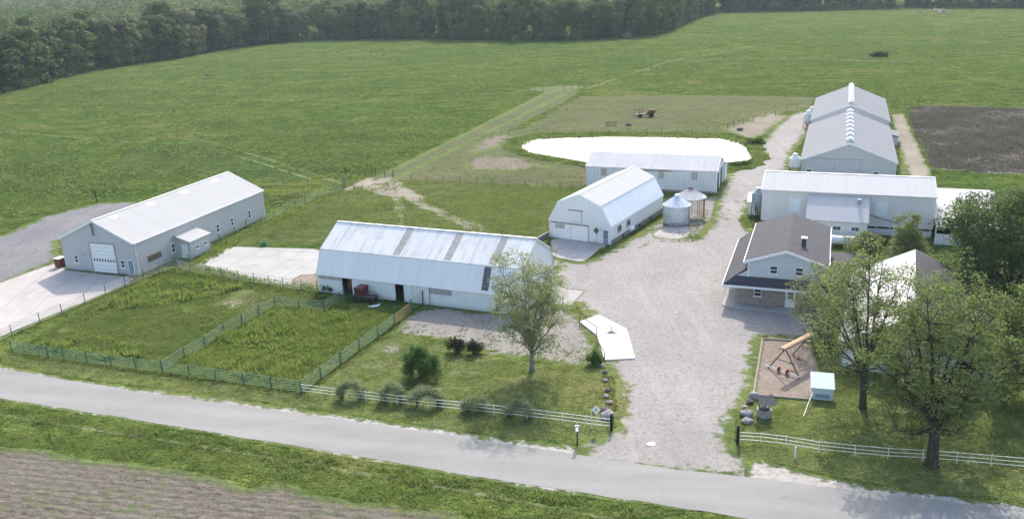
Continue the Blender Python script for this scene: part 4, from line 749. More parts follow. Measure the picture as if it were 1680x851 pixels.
for z in np.arange(.3, 3.1, .35): m.path([(2.2*math.cos(a), 2.2*math.sin(a), z) for a in np.linspace(0, 2*math.pi, 29)], .012, 4, False)
for k in range(60): a = 2*math.pi*k/60; m.tube((2.2*math.cos(a), 2.2*math.sin(a), .1), (2.2*math.cos(a), 2.2*math.sin(a), 3.1), .008, .008, 3)
m.build('wire_mesh', MT['rust'], cb)
def feedbin(name, px, py, mat, legmat, rad, zc, zt, cone, lid, label, group=None):
    e = empty(name, (*G(px, py), 0), .2, label, 'feed bin', group)
    MB().lathe([(.22, zc-cone), (rad, zc), (rad, zt), (rad*.35, zt+.65), (rad*.33, zt+.78)], 24).build('bin_shell', mat, e, 2); MB().lathe([(rad*.42, zt+.7), (rad*.42, zt+.85), (.05, zt+.92)], 16).build('lid', lid, e, 2)
    for k in range(4): a = math.pi/4+k*math.pi/2; MB().tube((rad*.98*math.cos(a), rad*.98*math.sin(a), 0), (rad*.98*math.cos(a), rad*.98*math.sin(a), zc+.3), .05).build('leg', legmat, e)
    m = MB()
    for k in range(4):
        a, b = math.pi/4+k*math.pi/2, math.pi/4+(k+1)*math.pi/2; q = lambda t, z: (rad*.98*math.cos(t), rad*.98*math.sin(t), z); m.tube(q(a, .2), q(b, zc-.2), .025); m.tube(q(a, .15), q(b, .15), .04)
    m.build('brace', legmat, e); MB().tube((0, 0, zc-cone+.1), (.1, 0, .35), .12, .10).build('spout', legmat, e); return e
feedbin('feed_bin', 1242, 362, MT['galvblue'], MT['blackpost'], .95, 2.6, 4.3, 1.2, MT['galvblue'], 'blue-grey steel feed bin on black legs at the corner of the long grey barn')
feedbin('feed_bin', 1303, 286, MT['tank'], MT['rust'], 1.0, 1.5, 3.0, .9, MT['tank'], 'white feed bin beside the drive at the front of the nearer livestock house', 'white feed bins along the drive')
feedbin('feed_bin', 1324, 211, MT['tank'], MT['rust'], .95, 1.7, 3.3, .9, MT['tank'], 'nearer of two white feed bins beside the farther livestock house', 'white feed bins along the drive')
feedbin('feed_bin', 1330, 204, MT['tank'], MT['rust'], .95, 1.7, 3.3, .9, MT['tank'], 'farther of two white feed bins beside the farther livestock house', 'white feed bins along the drive')
sh = empty('feed_shed', (*G(1236, 352), 0), -.357, 'narrow white shed behind the blue-grey feed bin', 'shed'); m = MB(); m.box(-.8, .9, -.8, 1.2, .1, 2.3); m.build('wall', MT['milk'], sh); MB().extr([(-1.0, -1, 2.2), (-1.0, 1.4, 3.1), (-1.0, 1.4, 3.2), (-1.0, -1, 2.3)], (2.1, 0, 0)).build('roof', MT['white'], sh)

# ============================================================ FENCES
def base_pts(px): return [Vector((*G(a, b), 0)) for a, b in px]
def fence(name, px, label, group=None, h=1.35, rails=5, zr=(.25, 1.28), rr=.026, pr_=.05, pm='green', rm='greenrail', cat='fence', sag=.0, posts=True, ph=None, mid=0):
    P = base_pts(px); e = empty(name, P[0], 0, label, cat, group); L = [p-P[0] for p in P]
    Q = []
    for i, a in enumerate(L):
        Q.append(a)
        if mid and i < len(L)-1:
            for k in range(1, mid+1): Q.append(a.lerp(L[i+1], k/(mid+1)))
    if posts:
        for a in Q:
            tx, ty = random.uniform(-.03, .03), random.uniform(-.03, .03); MB().tube((a.x, a.y, -.05), (a.x+tx, a.y+ty, (ph or h)+random.uniform(-.02, .05)), pr_, pr_*.95).build('post', MT[pm], e)
    for k in range(rails):
        z = zr[0]+(zr[1]-zr[0])*k/max(1, rails-1); off = Vector((0, 0, z)); pts = []
        for i, a in enumerate(Q): pts.append(a+off+Vector((0, -.045, random.uniform(-.012, .012)-sag*abs(math.sin(i*1.7)))))
        MB().path(pts, rr, 6).build('rail', MT[rm], e)
    return e
fence('pipe_fence', [(-46, 583), (-22, 572), (20, 550), (66, 530), (102, 515), (140, 498), (174, 484), (206, 470)], 'pale pipe fence running along the edge of the pink concrete shop drive', h=1.35, pm='pipedark', rm='pipe')
fence('pipe_fence', [(206, 470), (236, 458), (262, 448), (290, 440), (312, 446)], 'short pipe fence in front of the long side wall of the blue-grey shop', pm='pipedark', rm='pipe')
fence('pipe_fence', [(290, 440), (311, 430), (330, 415), (361, 397), (386, 384), (404, 372), (430, 368), (451, 359), (470, 347), (485, 341), (501, 335), (522, 325), (535, 321), (562, 312)], 'green-tinted pipe fence beyond the shop, leading to the field gate', h=1.3, rails=4, pm='green', rm='greenrail')
fence('pipe_fence', [(312, 446), (339, 451), (364, 455), (392, 460), (417, 464), (442, 468), (465, 472), (495, 476), (521, 478)], 'pale rusty pipe fence along the near edge of the white concrete yard', pm='rust', rm='pipe', rails=4)
fence('pen_fence', [(20, 578), (80, 587), (105, 590), (143, 596), (183, 601), (224, 607), (267, 612), (311, 618), (354, 625), (400, 631), (446, 638), (494, 645)], 'green pipe pen fence facing the road', h=1.4, pr_=.07)
for i, (a, b, c, d) in enumerate([(32, 579, 42, 581), (52, 582, 66, 584)]):
    pass
sp = empty('wooden_fence', (*G(20, 578), 0), 0, 'row of bare leaning posts at the left end of the road-side pen fence', 'fence')
for a, b in ((20, 578), (31, 579), (41, 581), (52, 583), (65, 585), (78, 587)): q = Vector((*G(a, b-3), 0))-sp.location; MB().tube(q, q+Vector((random.uniform(-.06, .06), 0, 1.15)), .05, .045).build('post', MT['pipedark'], sp)
fence('pen_fence', [(267, 612), (303, 588), (337, 570), (368, 548), (398, 533), (425, 517), (452, 503)], 'green pipe fence dividing the two pens, running back from the road', h=1.4, pr_=.065)
fence('pen_fence', [(452, 503), (491, 507), (532, 511), (558, 496), (566, 490)], 'green pipe fence across the back of the weedy pen near the open barn door', h=1.4, pr_=.065)
fence('pen_fence', [(494, 645), (527, 622), (559, 598), (590, 575), (621, 553), (648, 534)], 'green pipe fence between the weedy pen and the front lawn', h=1.4, pr_=.07)
fence('pipe_gate', [(648, 534), (675, 513)], 'rusty yellow pipe gate between pen fence and barn', h=1.3, rails=6, pm='rust', rm='yellow', cat='gate')
fence('pen_fence', [(675, 513), (694, 499)], 'short tall green fence panel against the barn wall by the yellow gate', h=1.7, zr=(.3, 1.6), pr_=.07)
fence('road_fence', [(494, 645), (548, 652), (601, 658), (652, 664), (703, 670), (757, 675), (811, 681), (865, 687), (923, 694), (962, 699), (1000, 704)], 'white three-rail pipe fence in front of the trimmed shrubs by the road', h=1.05, rails=3, zr=(.35, 1.0), pr_=.028, rr=.028, pm='pipewhite', rm='pipewhite')
fence('road_fence', [(1214, 726), (1248, 728), (1289, 733), (1343, 742), (1402, 748), (1456, 753), (1513, 756), (1569, 760), (1625, 765), (1680, 770), (1735, 775)], 'white two-rail pipe fence curving along the house lawn beside the road', h=1.05, rails=3, zr=(.35, 1.0), pr_=.028, rr=.026, pm='pipewhite', rm='pipewhite')
for a, b, h_, t_ in ((1003, 706, 1.55, 'black'), (1210, 727, 1.6, 'black')):
    o = MB().tube((0, 0, -.1), (0, 0, h_), .13, .12, 10).build('gate_post', MT['blackpost'], None, 2, loc=(*G(a, b), 0)); tag(o, 'thick black gate post at the %s end of the driveway mouth' % ('pipe-sign' if a < 1100 else 'wishing well'), 'gate post', 'thick black posts at the driveway mouth')
    o['label'] = 'thick black gate post beside the white diamond sign' if a < 1100 else 'thick black gate post below the wishing well and boulders'
fence('field_fence', [(674, 297), (700, 298), (727, 299), (755, 300), (782, 302), (808, 304), (835, 305), (862, 306), (891, 308), (918, 310)], 'thin post fence between the paddock and the pond bank', h=1.25, rails=3, zr=(.4, 1.15), rr=.012, pr_=.05, pm='pipedark', rm='pipedark')
fence('pipe_gate', [(920, 311), (938, 310), (955, 309)], 'rusty red pipe gate against the low white barn behind the tall gambrel', h=1.25, rails=5, pm='rust', rm='rust', cat='gate')
fence('field_fence', [(599, 290), (616, 288), (632, 291), (645, 291)], 'gate posts and wire where the field lane meets the trampled ground', h=1.5, rails=3, pm='pipedark', rm='pipedark', rr=.012, pr_=.09)
fence('field_fence', [(549, 313), (566, 309), (581, 310), (595, 312)], 'post and wire fence beside the tall timber gate post', h=1.2, rails=3, pm='pipedark', rm='pipedark', rr=.012)
o = MB().tube((0, 0, -.1), (.05, 0, 2.7), .12, .09, 8).build('timber_post', MT['greywood'], None, 2, loc=(*G(565, 309), 0)); tag(o, 'tall weathered timber post at the end of the trampled track', 'post')
fence('corral_panel', [(433, 334), (460, 331), (485, 329), (500, 322)], 'rusty livestock panels in the grass beyond the end of the shop', h=1.3, rails=5, mid=2, pm='rust', rm='rust', rr=.018, pr_=.03)
fence('field_fence', [(1194, 211), (1203, 208), (1212, 205), (1219, 203), (1235, 200), (1255, 193), (1272, 190), (1290, 184), (1308, 179), (1330, 177)], 'post and wire fence curving from the pond to the livestock houses', h=1.4, rails=3, pm='pipedark', rm='pipedark', rr=.012, pr_=.07)
fence('field_fence', [(943, 222), (1000, 221), (1060, 220), (1110, 219), (1160, 216), (1194, 212)], 'sparse wire fence along the far side of the pond', h=1.3, rails=2, pm='pipedark', rm='pipedark', rr=.01, pr_=.05, mid=1)
fence('field_fence', [(792, 228), (808, 225), (822, 222), (836, 220)], 'short wire fence in dry stalks left of the pond', h=1.2, rails=2, pm='pipedark', rm='pipedark', rr=.01, pr_=.05)
fence('field_fence', [(872, 250), (902, 257), (925, 262), (950, 268)], 'sparse posts standing along the near left shore of the pond', h=1.3, rails=2, pm='pipedark', rm='pipedark', rr=.008, pr_=.05)
fence('field_fence', [(878, 150), (890, 151), (902, 148)], 'gate posts on the left side of the far field crossing', h=1.4, rails=3, pm='greywood', rm='greywood', rr=.03, pr_=.11)
fence('field_fence', [(924, 149), (928, 151), (938, 147), (949, 146)], 'gate posts on the right side of the far field crossing', h=1.4, rails=2, pm='greywood', rm='greywood', rr=.03, pr_=.11)
fence('field_fence', [(955, 152), (1040, 152), (1120, 152), (1200, 152), (1275, 152), (1322, 152)], 'long thin wire fence across the pasture behind the pond', h=1.1, rails=2, pm='pipedark', rm='pipedark', rr=.008, pr_=.04, mid=3)
fence('plot_fence', [(1530, 282), (1538, 282), (1575, 284), (1610, 286), (1645, 288), (1690, 290)], 'wire fence with a wooden corner brace along the dead scrub plot', h=1.3, rails=3, pm='greywood', rm='pipedark', rr=.012, pr_=.07, mid=1)
fence('plot_fence', [(1508, 235), (1516, 252), (1524, 268), (1530, 282)], 'post fence between the scrub plot and the narrow gravel lane', h=1.2, rails=2, pm='greywood', rm='pipedark', rr=.01, pr_=.06)
o = MB().tube((0, 0, 0), (.05, 0, 2.4), .09, .08).build('timber_post', MT['blackpost'], None, loc=(*G(159, 333), 0)); tag(o, 'lone dark post in the grass behind the grey gravel lot', 'post')
o = MB().path([(0, 0, 0), (.1, 0, 1.8), (.35, 0, 3.0)], [.08, .06, .03]).build('timber_post', MT['greywood'], None, loc=(*G(505, 306), 0)); tag(o, 'thin leaning pole in the pasture beyond the shop', 'post')
# slab railing
P = base_pts([(951, 531), (979, 550), (980, 570), (992, 594)]); e = empty('pipe_railing', P[0], 0, 'dark bent pipe railing along the left side of the white hydrant slab', 'railing'); L = [p-P[0] for p in P]
MB().path([L[0]+Vector((0, 0, 0)), L[0]+Vector((0, 0, 1.0)), L[1]+Vector((0, 0, 1.0)), L[2]+Vector((0, 0, .95)), L[3]+Vector((0, 0, 1.0)), L[3]], .05, 8).build('rail', MT['pipedark'], e)
for q in L[1:3]: MB().tube(q, q+Vector((0, 0, 1)), .045).build('post', MT['pipedark'], e)
e = empty('yard_hydrant', (*G(1003, 547), .16), 0, 'small metal drain hatch and hydrant on the white slab', 'hydrant'); MB().lathe([(.35, 0), (.35, .05), (.3, .07)], 14).build('hatch', MT['pipedark'], e); m = MB(); m.path([(-.5, -.2, .04), (-.2, -.25, .05), (.1, -.2, .05), (.6, -.25, .04)], .04, 5); m.build('hose', MT['pipedark'], e); MB().tube((.05, .3, 0), (.05, .3, .6), .04).build('pipe', MT['pipedark'], e)

# ============================================================ SMALL THINGS
e = empty('diamond_sign', (*G(977, 702), 0), 0, 'white diamond sign on two white pipes beside the driveway', 'sign')
for x in (-.35, .12): MB().path([(x, 0, 0), (x, 0, 1.75)], .03, 6).build('post', MT['pipewhite'], e)
m = MB(); c = (.05, -.05, 1.75); m.extr([(c[0], c[1], c[2]-.42), (c[0]+.36, c[1], c[2]), (c[0], c[1], c[2]+.42), (c[0]-.36, c[1], c[2])], (0, .03, 0)); sg = m.build('sign_panel', MT['white'], e)
m = MB(); m.box(c[0]-.10, c[0]-.05, c[1]-.012, c[1]-.002, c[2]-.12, c[2]+.14); m.box(c[0]-.05, c[0]+.10, c[1]-.012, c[1]-.002, c[2]+.09, c[2]+.14); m.box(c[0]+.05, c[0]+.10, c[1]-.012, c[1]-.002, c[2]-.05, c[2]+.088); m.box(c[0]-.05, c[0]+.05, c[1]-.012, c[1]-.002, c[2]-.06, c[2]-.01); m.build('sign_mark', MT['frosted'], sg)
e = empty('mailbox', (*G(947, 729), 0), 0, 'white mailbox on a dark post at the road edge', 'mailbox')
MB().box(-.05, .05, -.05, .05, 0, 1.15).build('post', MT['blackpost'], e)
m = MB(); prof = [(-.11, 1.15), (.11, 1.15)]+[(.11*math.cos(a), 1.30+.11*math.sin(a)) for a in np.linspace(0, math.pi, 9)]; m.extr([(x, -.26, z) for x, z in prof], (0, .52, 0)); b_ = m.build('box_body', MT['white'], e); MB().box(-.08, .08, -.275, -.261, 1.17, 1.36).build('box_door', MT['black'], b_); MB().box(.115, .13, -.05, .02, 1.3, 1.55).build('flag', MT['red'], b_)
MB().box(-.18, .18, -.04, .04, 1.62, 1.80).build('number_plate', MT['white'], e); MB().box(-.02, .02, .02, .06, 1.15, 1.95).build('plate_post', MT['pipewhite'], e)
# wishing well
e = empty('wishing_well', (*G(1253, 683), 0), .3, 'small round stone wishing well with shingled roof on the lawn', 'wishing well')
m = MB(); n = 22; prof = [(.55, 0), (.62, .1), (.62, .62), (.66, .66), (.66, .74), (.45, .74), (.45, .12)]; m.lathe(prof, n); m.build('stone_ring', MT['rock'], e)
for x in (-.5, .5): MB().box(x-.05, x+.05, -.05, .05, .7, 1.45).build('post', MT['greywood'], e)
m = MB(); 
for s in (-1, 1): m.extr([(-.75, 0, 1.95), (-.75, s*.65, 1.32), (-.75, s*.65, 1.38), (-.75, 0, 2.01)], (1.5, 0, 0))
m.build('roof', MT['greywood'], e); MB().tube((-.5, 0, 1.2), (.5, 0, 1.2), .05).build('windlass', MT['wood'], e); MB().lathe([(.1, .85), (.13, 1.08), (.11, 1.08), (.09, .88)], 12).build('bucket', MT['wood'], e)
# boulders
def boulder(name, px, py, s, mat, label, seed, group, flat=.7):
    bm = bmesh.new(); bmesh.ops.create_icosphere(bm, subdivisions=3, radius=1)
    for v in bm.verts:
        n = mnoise.noise(v.co*1.3+Vector((seed*7.1, 0, 0)))*.35+mnoise.noise(v.co*3+Vector((seed, 3, 1)))*.12; v.co *= (1+n); v.co.z *= flat
    me = bpy.data.meshes.new(name); bm.to_mesh(me); bm.free(); me.materials.append(MT[mat]); me.polygons.foreach_set('use_smooth', [True]*len(me.polygons))
    o = bpy.data.objects.new(name, me); COL.objects.link(o); o.scale = (s, s*.8, s*.85); o.rotation_euler.z = seed; o.location = (*G(px, py), s*flat*.45); return tag(o, label, 'boulder', group)
g1 = 'boulders lined up on the left of the drive'
for i, (x, y, s, mt, lb) in enumerate([(997, 684, 1.0, 'rock', 'largest pale grey boulder behind the left black gate post'), (993, 675, .6, 'rockdark', 'dark boulder just behind the largest pale one by the sign'), (999, 661, .42, 'rockpink', 'reddish round boulder in the left row of the drive'), (994, 651, .4, 'rock', 'grey boulder between the reddish and the dark small boulder'), (996, 641, .4, 'rockdark', 'small dark boulder midway in the left row of boulders'), (993, 625, .38, 'rock', 'small pale boulder above the midway dark one'), (992, 611, .38, 'rockdark', 'dark round boulder near the shrub by the hydrant slab'), (988, 601, .5, 'rock', 'pale boulder touching the shrub by the hydrant slab')]): boulder('boulder', x, y, s*.72, mt, lb, i+1, g1)
g2 = 'boulders lined up beside the wishing well'
for i, (x, y, s, mt, lb) in enumerate([(1238, 652, .75, 'rock', 'round grey boulder at the corner of the play area border'), (1230, 661, .5, 'rockdark', 'small dark boulder next to the play area corner'), (1222, 671, .5, 'rockpink', 'brownish boulder left of the wishing well'), (1226, 682, .75, 'rock', 'large grey boulder directly left of the wishing well'), (1226, 692, .7, 'rock', 'flat pale boulder nearest the black gate post')]): boulder('boulder', x, y, s*.72, mt, lb, i+12, g2, .55 if i == 4 else .8)
# play area border
P = base_pts([(1251, 556), (1236, 648), (1329, 656)]); P2 = base_pts([(1251, 556), (1332, 562)])
for a, b, lb in ((P[0], P[1], 'weathered timber edging along the drive side of the play area'), (P[1], P[2], 'dark timber edging between the play area and the lawn'), (P2[0], P2[1], 'timber edging at the back of the play area')):
    d = b-a; m = MB(); n = 4
    for k in range(n): q0, q1 = d*(k/n)+d.normalized()*.02, d*((k+1)/n)-d.normalized()*.02; nn = Vector((-d.y, d.x, 0)).normalized()*.09; m.extr([q0-nn, q1-nn, q1+nn, q0+nn], (0, 0, .16))
    o = m.build('timber_edging', MT['greywood'], None, loc=a); tag(o, lb, 'edging')
# swing set
s1, s2 = Vector((*G(1260, 603), 0)), Vector((*G(1312, 621), 0)); mid = (s1+s2)/2; e = empty('swing_set', mid, math.atan2(s2.y-s1.y, s2.x-s1.x), 'wooden A-frame swing set with tan canopy and a red seated glider', 'swing set'); hw = (s2-s1).length/2; bl = 4.2
top = 2.5
for y0, nm in ((0, 'a_frame'), (bl, 'a_frame')):
    m = MB(); m.tube((-hw, y0, 0), (0, y0+.05, top), .07, .07, 6); m.tube((hw, y0, 0), (0, y0+.05, top), .07, .07, 6); m.tube((-hw*.5, y0+.03, top*.5), (hw*.5, y0+.03, top*.5), .05, .05, 6); m.build(nm, MT['wood'], e)
MB().tube((0, -.4, top+.02), (0, bl+.4, top+.02), .09).build('beam', MT['wood'], e)
m = MB(); nn = 12; prof = [(.33*math.sin(a), .18+.2*math.cos(a)) for a in np.linspace(-1.75, 1.75, nn)]
prof2 = [(x*.93, z-.05) for x, z in prof[::-1]]; m.extr([(x, -.55, top-.05+z) for x, z in prof+prof2], (0, bl+.9, 0)); m.build('canopy', MT['tan'], e)
MB().tube((-hw-.3, -.12, .25), (hw+.2, -.12, .25), .06).build('glider_bar', MT['pipewhite'], e)
for x in (-.45, .45):
    m = MB(); m.lathe([(.0, -.04), (.28, -.04), (.28, .04), (.0, .04)], 14, (x, -.12, .33), 'x'); m.box(x-.16, x+.16, -.3, .05, .38, .44); m.build('glider_seat', MT['red'], e)
for y0 in (1.4, 2.8):
    m = MB(); m.tube((-.22, y0, top), (-.22, y0, .55), .012); m.tube((.22, y0, top), (.22, y0, .55), .012); m.box(-.26, .26, y0-.1, y0+.1, .5, .54); m.build('swing', MT['black'], e)
o = MB().lathe([(.0, 0), (.12, .03), (.17, .13), (.14, .25), (.0, .3)], 14).build('play_ball', MT['orange'], None, 2, loc=(*G(1309, 589), 0)); tag(o, 'small orange ball on the play area mulch behind the swing frame', 'ball')
# blue garden shed
q0, q1 = Vector((*G(1331, 654), 0)), Vector((*G(1366, 657), 0)); e = empty('garden_shed', q0, math.atan2(q1.y-q0.y, q1.x-q0.x), 'pale blue garden playhouse with light roof at the play area corner', 'shed'); wd = (q1-q0).length
m = MB(); m.box(0, wd, 0, 1.7, 0, 1.15); m.build('wall', MT['paleblue'], e); m = MB(); m.extr([(-.12, -.12, 1.10), (-.12, 1.9, 1.75), (-.12, 1.9, 1.82), (-.12, -.12, 1.17)], (wd+.24, 0, 0)); m.build('roof', MT['paleblue'], e); MB().box(-.04, -.005, 0, 1.7, 0, 1.2).build('side_panel', MT['white'], e); m = MB(); m.box(.3, wd-.25, -.03, -.004, .15, .55); m.build('front_hatch', MT['steel'], e)
o = MB().path([(*(G(1333, 657)), .9), (*(G(1326, 668)), .5), (*(G(1318, 684)), .05)], .04, 6).build('leaning_pole', MT['pipe']); tag(o, 'thin pale pole leaning from the blue garden shed onto the lawn', 'pole')
# round green utility pedestal in the lawn and white meter post
o = MB().tube((0, 0, 0), (0, 0, 1.05), .06, .06, 8).build('marker_post', MT['white'], None, loc=(*G(1304, 752), 0)); tag(o, 'short white marker post outside the road fence of the house lawn', 'post')
o = MB().lathe([(.45, 0), (.45, .03), (.4, .04)], 24).build('well_cover', MT['white'], None, loc=(*G(1068, 728), .012)); o.scale = (.8, .6, 1); tag(o, 'round white cover lying flat in the driveway mouth', 'cover')
# red cattle feeders at the barn door
e = empty('feed_wagon', (*G(594, 492), 0), -.406, 'rusty red gravity wagon and hay feeder at the open barn doorway', 'wagon')
m = MB(); m.extr([(-.55, -.6, .75), (-.55, .6, .75), (-.55, .8, 1.75), (-.55, -.8, 1.75)], (1.1, 0, 0)); m.build('hopper', MT['oxred'], e); m = MB(); m.box(-1.0, 2.0, -.5, .5, .58, .7); m.tube((2.0, 0, .6), (3.0, -.1, .3), .05); m.build('chassis', MT['pipedark'], e)
for x in (-.7, 1.5):
    for y in (-.65, .65): MB().lathe([(0, -.08), (.32, -.08), (.34, 0), (.32, .08), (0, .08)], 16, (0, 0, .34)).build('wheel', MT['black'], e).rotation_euler = (math.pi/2, 0, 0)
k = 0
for ch in [c for c in e.children if c.name.startswith('wheel')]:
    x, y = [(-.7, -.65), (-.7, .65), (1.5, -.65), (1.5, .65)][k]; k += 1
    for v in ch.data.vertices: v.co.z -= .34
    ch.location = (x, y, .34)
m = MB(); [m.tube((1.0+i*.22, .0, .7), (1.0+i*.22, 0, 1.3), .02) for i in range(6)]; m.tube((1.0, 0, 1.3), (2.1, 0, 1.3), .03); m.build('rack', MT['rust'], e)
e = empty('livestock_feeder', (*G(580, 482), 0), -.406, 'upright dark red feeder leaning beside the left barn doorway', 'feeder'); m = MB(); m.extr([(-.6, -.15, .8), (-.6, .35, .2), (-.6, .5, .2), (-.6, .15, 1.9), (-.6, -.15, 1.9)], (1.2, 0, 0)); m.build('hopper', MT['oxred'], e); [MB().box(x-.04, x+.04, -.2, .4, 0, .9).build('stand', MT['pipedark'], e) for x in (-.55, .55)]
e = empty('scrap_sheet', (*G(613, 503), 0), .3, 'crumpled pale sheet lying in mud before the barn doorways', 'sheet'); m = MB(); m.add([(-.9, -.3, .03), (-.2, -.45, .12), (.5, -.2, .05), (1.0, .35, .18), (.2, .3, .09), (-.6, .2, .14)], [(0, 1, 4, 5), (1, 2, 3, 4)]); m.build('sheet_fold', MT['offwhite'], e)
# dumpster and lumps by the shop
e = empty('waste_container', (*G(100.5, 437), 0), 1.232, 'dark red-brown waste container with pale lid at the shop corner', 'container'); m = MB(); m.box(-.6, .6, -.5, .5, .1, 1.25); m.build('bin_body', MT['oxred'], e, bevel=.03); MB().box(-.65, .65, -.55, .55, 1.26, 1.34).build('lid', MT['offwhite'], e)
e = empty('feed_tub', (*G(433, 403), 0), 0, 'bright green plastic tub at the back edge of the concrete yard', 'tub'); MB().lathe([(.38, 0), (.48, .5), (.5, .52), (.44, .52), (.34, .06)], 20).build('tub_body', MT['bucket'], e, 2); MB().tube((-.48, 0, .5), (.48, 0, .5), .03).build('handle', MT['pipedark'], e)
# implements in the pasture
e = empty('old_implement', (*G(1057, 192), 0), .1, 'old dark farm implement parked in rough pasture behind the pond', 'farm implement')
m = MB(); m.box(-2.2, 2.2, -.5, .5, .5, .8); m.tube((-2.2, 0, .6), (-3.6, 0, .4), .08); m.build('chassis', MT['pipedark'], e); m = MB(); m.extr([(.4, -.7, .8), (2.6, -.7, .8), (2.8, -.7, 1.7), (1.2, -.7, 1.9)], (0, 1.4, 0)); m.build('hopper', MT['rust'], e)
for x, y in ((1.8, -.9), (1.8, .75), (-1.2, -.8), (-1.2, .65)): MB().lathe([(0, -.1), (.45, -.1), (.5, 0), (.45, .1), (0, .1)], 16).build('wheel', MT['black'], e).location = (x, y, .5)
for ch in e.children:
    if ch.name.startswith('wheel'): ch.rotation_euler = (math.pi/2, 0, 0)
e = empty('hay_rack', (*G(1048, 189), 0), 0, 'tall rusty frame standing beside the old implement behind the pond', 'rack')
for x in (-1, 0, 1): MB().tube((x, 0, 0), (x, 0, 2.4), .05).build('post', MT['rust'], e)
MB().tube((-1, 0, 2.4), (1, 0, 2.4), .05).build('rail', MT['rust'], e); MB().tube((-1, 0, 1.4), (1, 0, 1.4), .04).build('rail', MT['rust'], e)
e = empty('cattle_panel', (*G(1002, 207), 0), 0, 'small rusty slatted feed panel in pasture behind the pond', 'feeder'); m = MB(); [m.box(-1.3+i*.26, -1.22+i*.26, -.03, .03, .1, 1.1) for i in range(11)]; m.build('slat_panel', MT['rust'], e)
for z in (.1, 1.1): MB().box(-1.35, 1.4, -.05, .05, z-.05, z+.05).build('rail', MT['rust'], e)
boulder('rock', 1031, 206, .7, 'rockdark', 'lone dark rock between the feed panel and the old implement', 31, None)
boulder('rock', 1214, 214, .8, 'rockdark', 'dark rock by the right end of the pond', 32, None)
# parked car behind the garage
e = empty('parked_car', (*G(1646, 556), 0), .9, 'dark teal car parked in the shade beyond the garage', 'car')
side = [(-2.15, .35), (-2.15, .8), (-1.9, .95), (-1.3, 1.02), (-.75, 1.45), (.75, 1.48), (1.35, 1.02), (2.05, .88), (2.15, .6), (2.12, .35)]
bd = MB(); low = [p if p[1] <= 1.03 else None for p in side]; bd.extr([(x, -.85, z) for x, z in [p for p in side if p[1] <= 1.03]], (0, 1.7, 0)); bd.build('body', MT['teal'], e, bevel=.08)
m = MB(); m.add([(-1.3, -.8, 1.0), (1.35, -.8, 1.0), (1.35, .8, 1.0), (-1.3, .8, 1.0), (-.75, -.62, 1.45), (.75, -.62, 1.45), (.75, .62, 1.45), (-.75, .62, 1.45)], [(0, 1, 5, 4), (1, 2, 6, 5), (2, 3, 7, 6), (3, 0, 4, 7), (4, 5, 6, 7)]); m.build('cabin_glass', MT['glass'], e); MB().box(-.74, .74, -.63, .63, 1.44, 1.49).build('roof', MT['teal'], e)
for x in (-1.35, 1.35):
    for y in (-.8, .8): o = MB().lathe([(0, -.1), (.3, -.1), (.33, 0), (.3, .1), (0, .1)], 18).build('wheel', MT['black'], e); o.rotation_euler = (math.pi/2, 0, 0); o.location = (x, y, .33)
# cattle: one body, copied
def make_cow(mat, name='cow'):
    me = bpy.data.meshes.new(name); o = bpy.data.objects.new(name, me); COL.objects.link(o)
    V = [(-.85, 0, 1.12, .30), (-.2, 0, 1.02, .40), (.5, 0, 1.08, .34), (.95, 0, 1.25, .2), (1.3, 0, 1.28, .15), (1.55, 0, 1.12, .1)]; E = [(0, 1), (1, 2), (2, 3), (3, 4), (4, 5)]
    for x, s, par in ((-.8, 1, 0), (-.8, -1, 0), (.5, 1, 2), (.5, -1, 2)):
        n = len(V); k = .1 if x < 0 else -.04
        V += [(x, s*.2, .75, .14), (x-k, s*.21, .42, .075), (x+k*.3, s*.21, .04, .06)]; E += [(par, n), (n, n+1), (n+1, n+2)]
    n = len(V); V += [(-1.15, 0, 1.05, .05), (-1.22, 0, .6, .035), (1.28, .16, 1.38, .035), (1.28, -.16, 1.38, .035)]; E += [(0, n), (n, n+1), (4, n+2), (4, n+3)]
    me.from_pydata([v[:3] for v in V], E, []); md = o.modifiers.new('skin', 'SKIN')
    for v, sv in zip(V, me.skin_vertices[0].data): sv.radius = (v[3], v[3])
    me.skin_vertices[0].data[0].use_root = True
    o.modifiers.new('s', 'SUBSURF').levels = 1; o.modifiers['s'].render_levels = 1
    dg = bpy.context.evaluated_depsgraph_get(); m2 = bpy.data.meshes.new_from_object(o.evaluated_get(dg)); m2.materials.clear(); m2.materials.append(mat); bpy.data.objects.remove(o)
    return m2
cm = [make_cow(MT['cow']), make_cow(MT['cowdark'])]
r = np.random.default_rng(3)
spots = [(1541+r.normal(0, 9), 20.5+r.normal(0, 2.2), 0) for _ in range(30)]+[(1498, 20, 1), (1505, 17, 1), (1504, 22, 1), (1512, 18, 1), (1474, 15, 2), (1460, 18, 2)]
for i, (a, b, g_) in enumerate(spots):
    dk = (i % 4 == 0) if g_ == 0 else g_ == 2
    o = bpy.data.objects.new('cow', cm[1 if dk else 0]); COL.objects.link(o); o.location = (*G(a, max(b, 16.5)), 0); o.rotation_euler.z = r.uniform(0, 6.28)
    lb = (('tan cow' if dk else 'cream cow')+' in the crowded herd at the far end of the pasture') if g_ == 0 else ('cream cow grazing apart, left of the crowded herd' if g_ == 1 else 'tan cow standing far left of the herd near the wood')
    tag(o, lb, 'cow', 'cattle at the far end of the pasture')

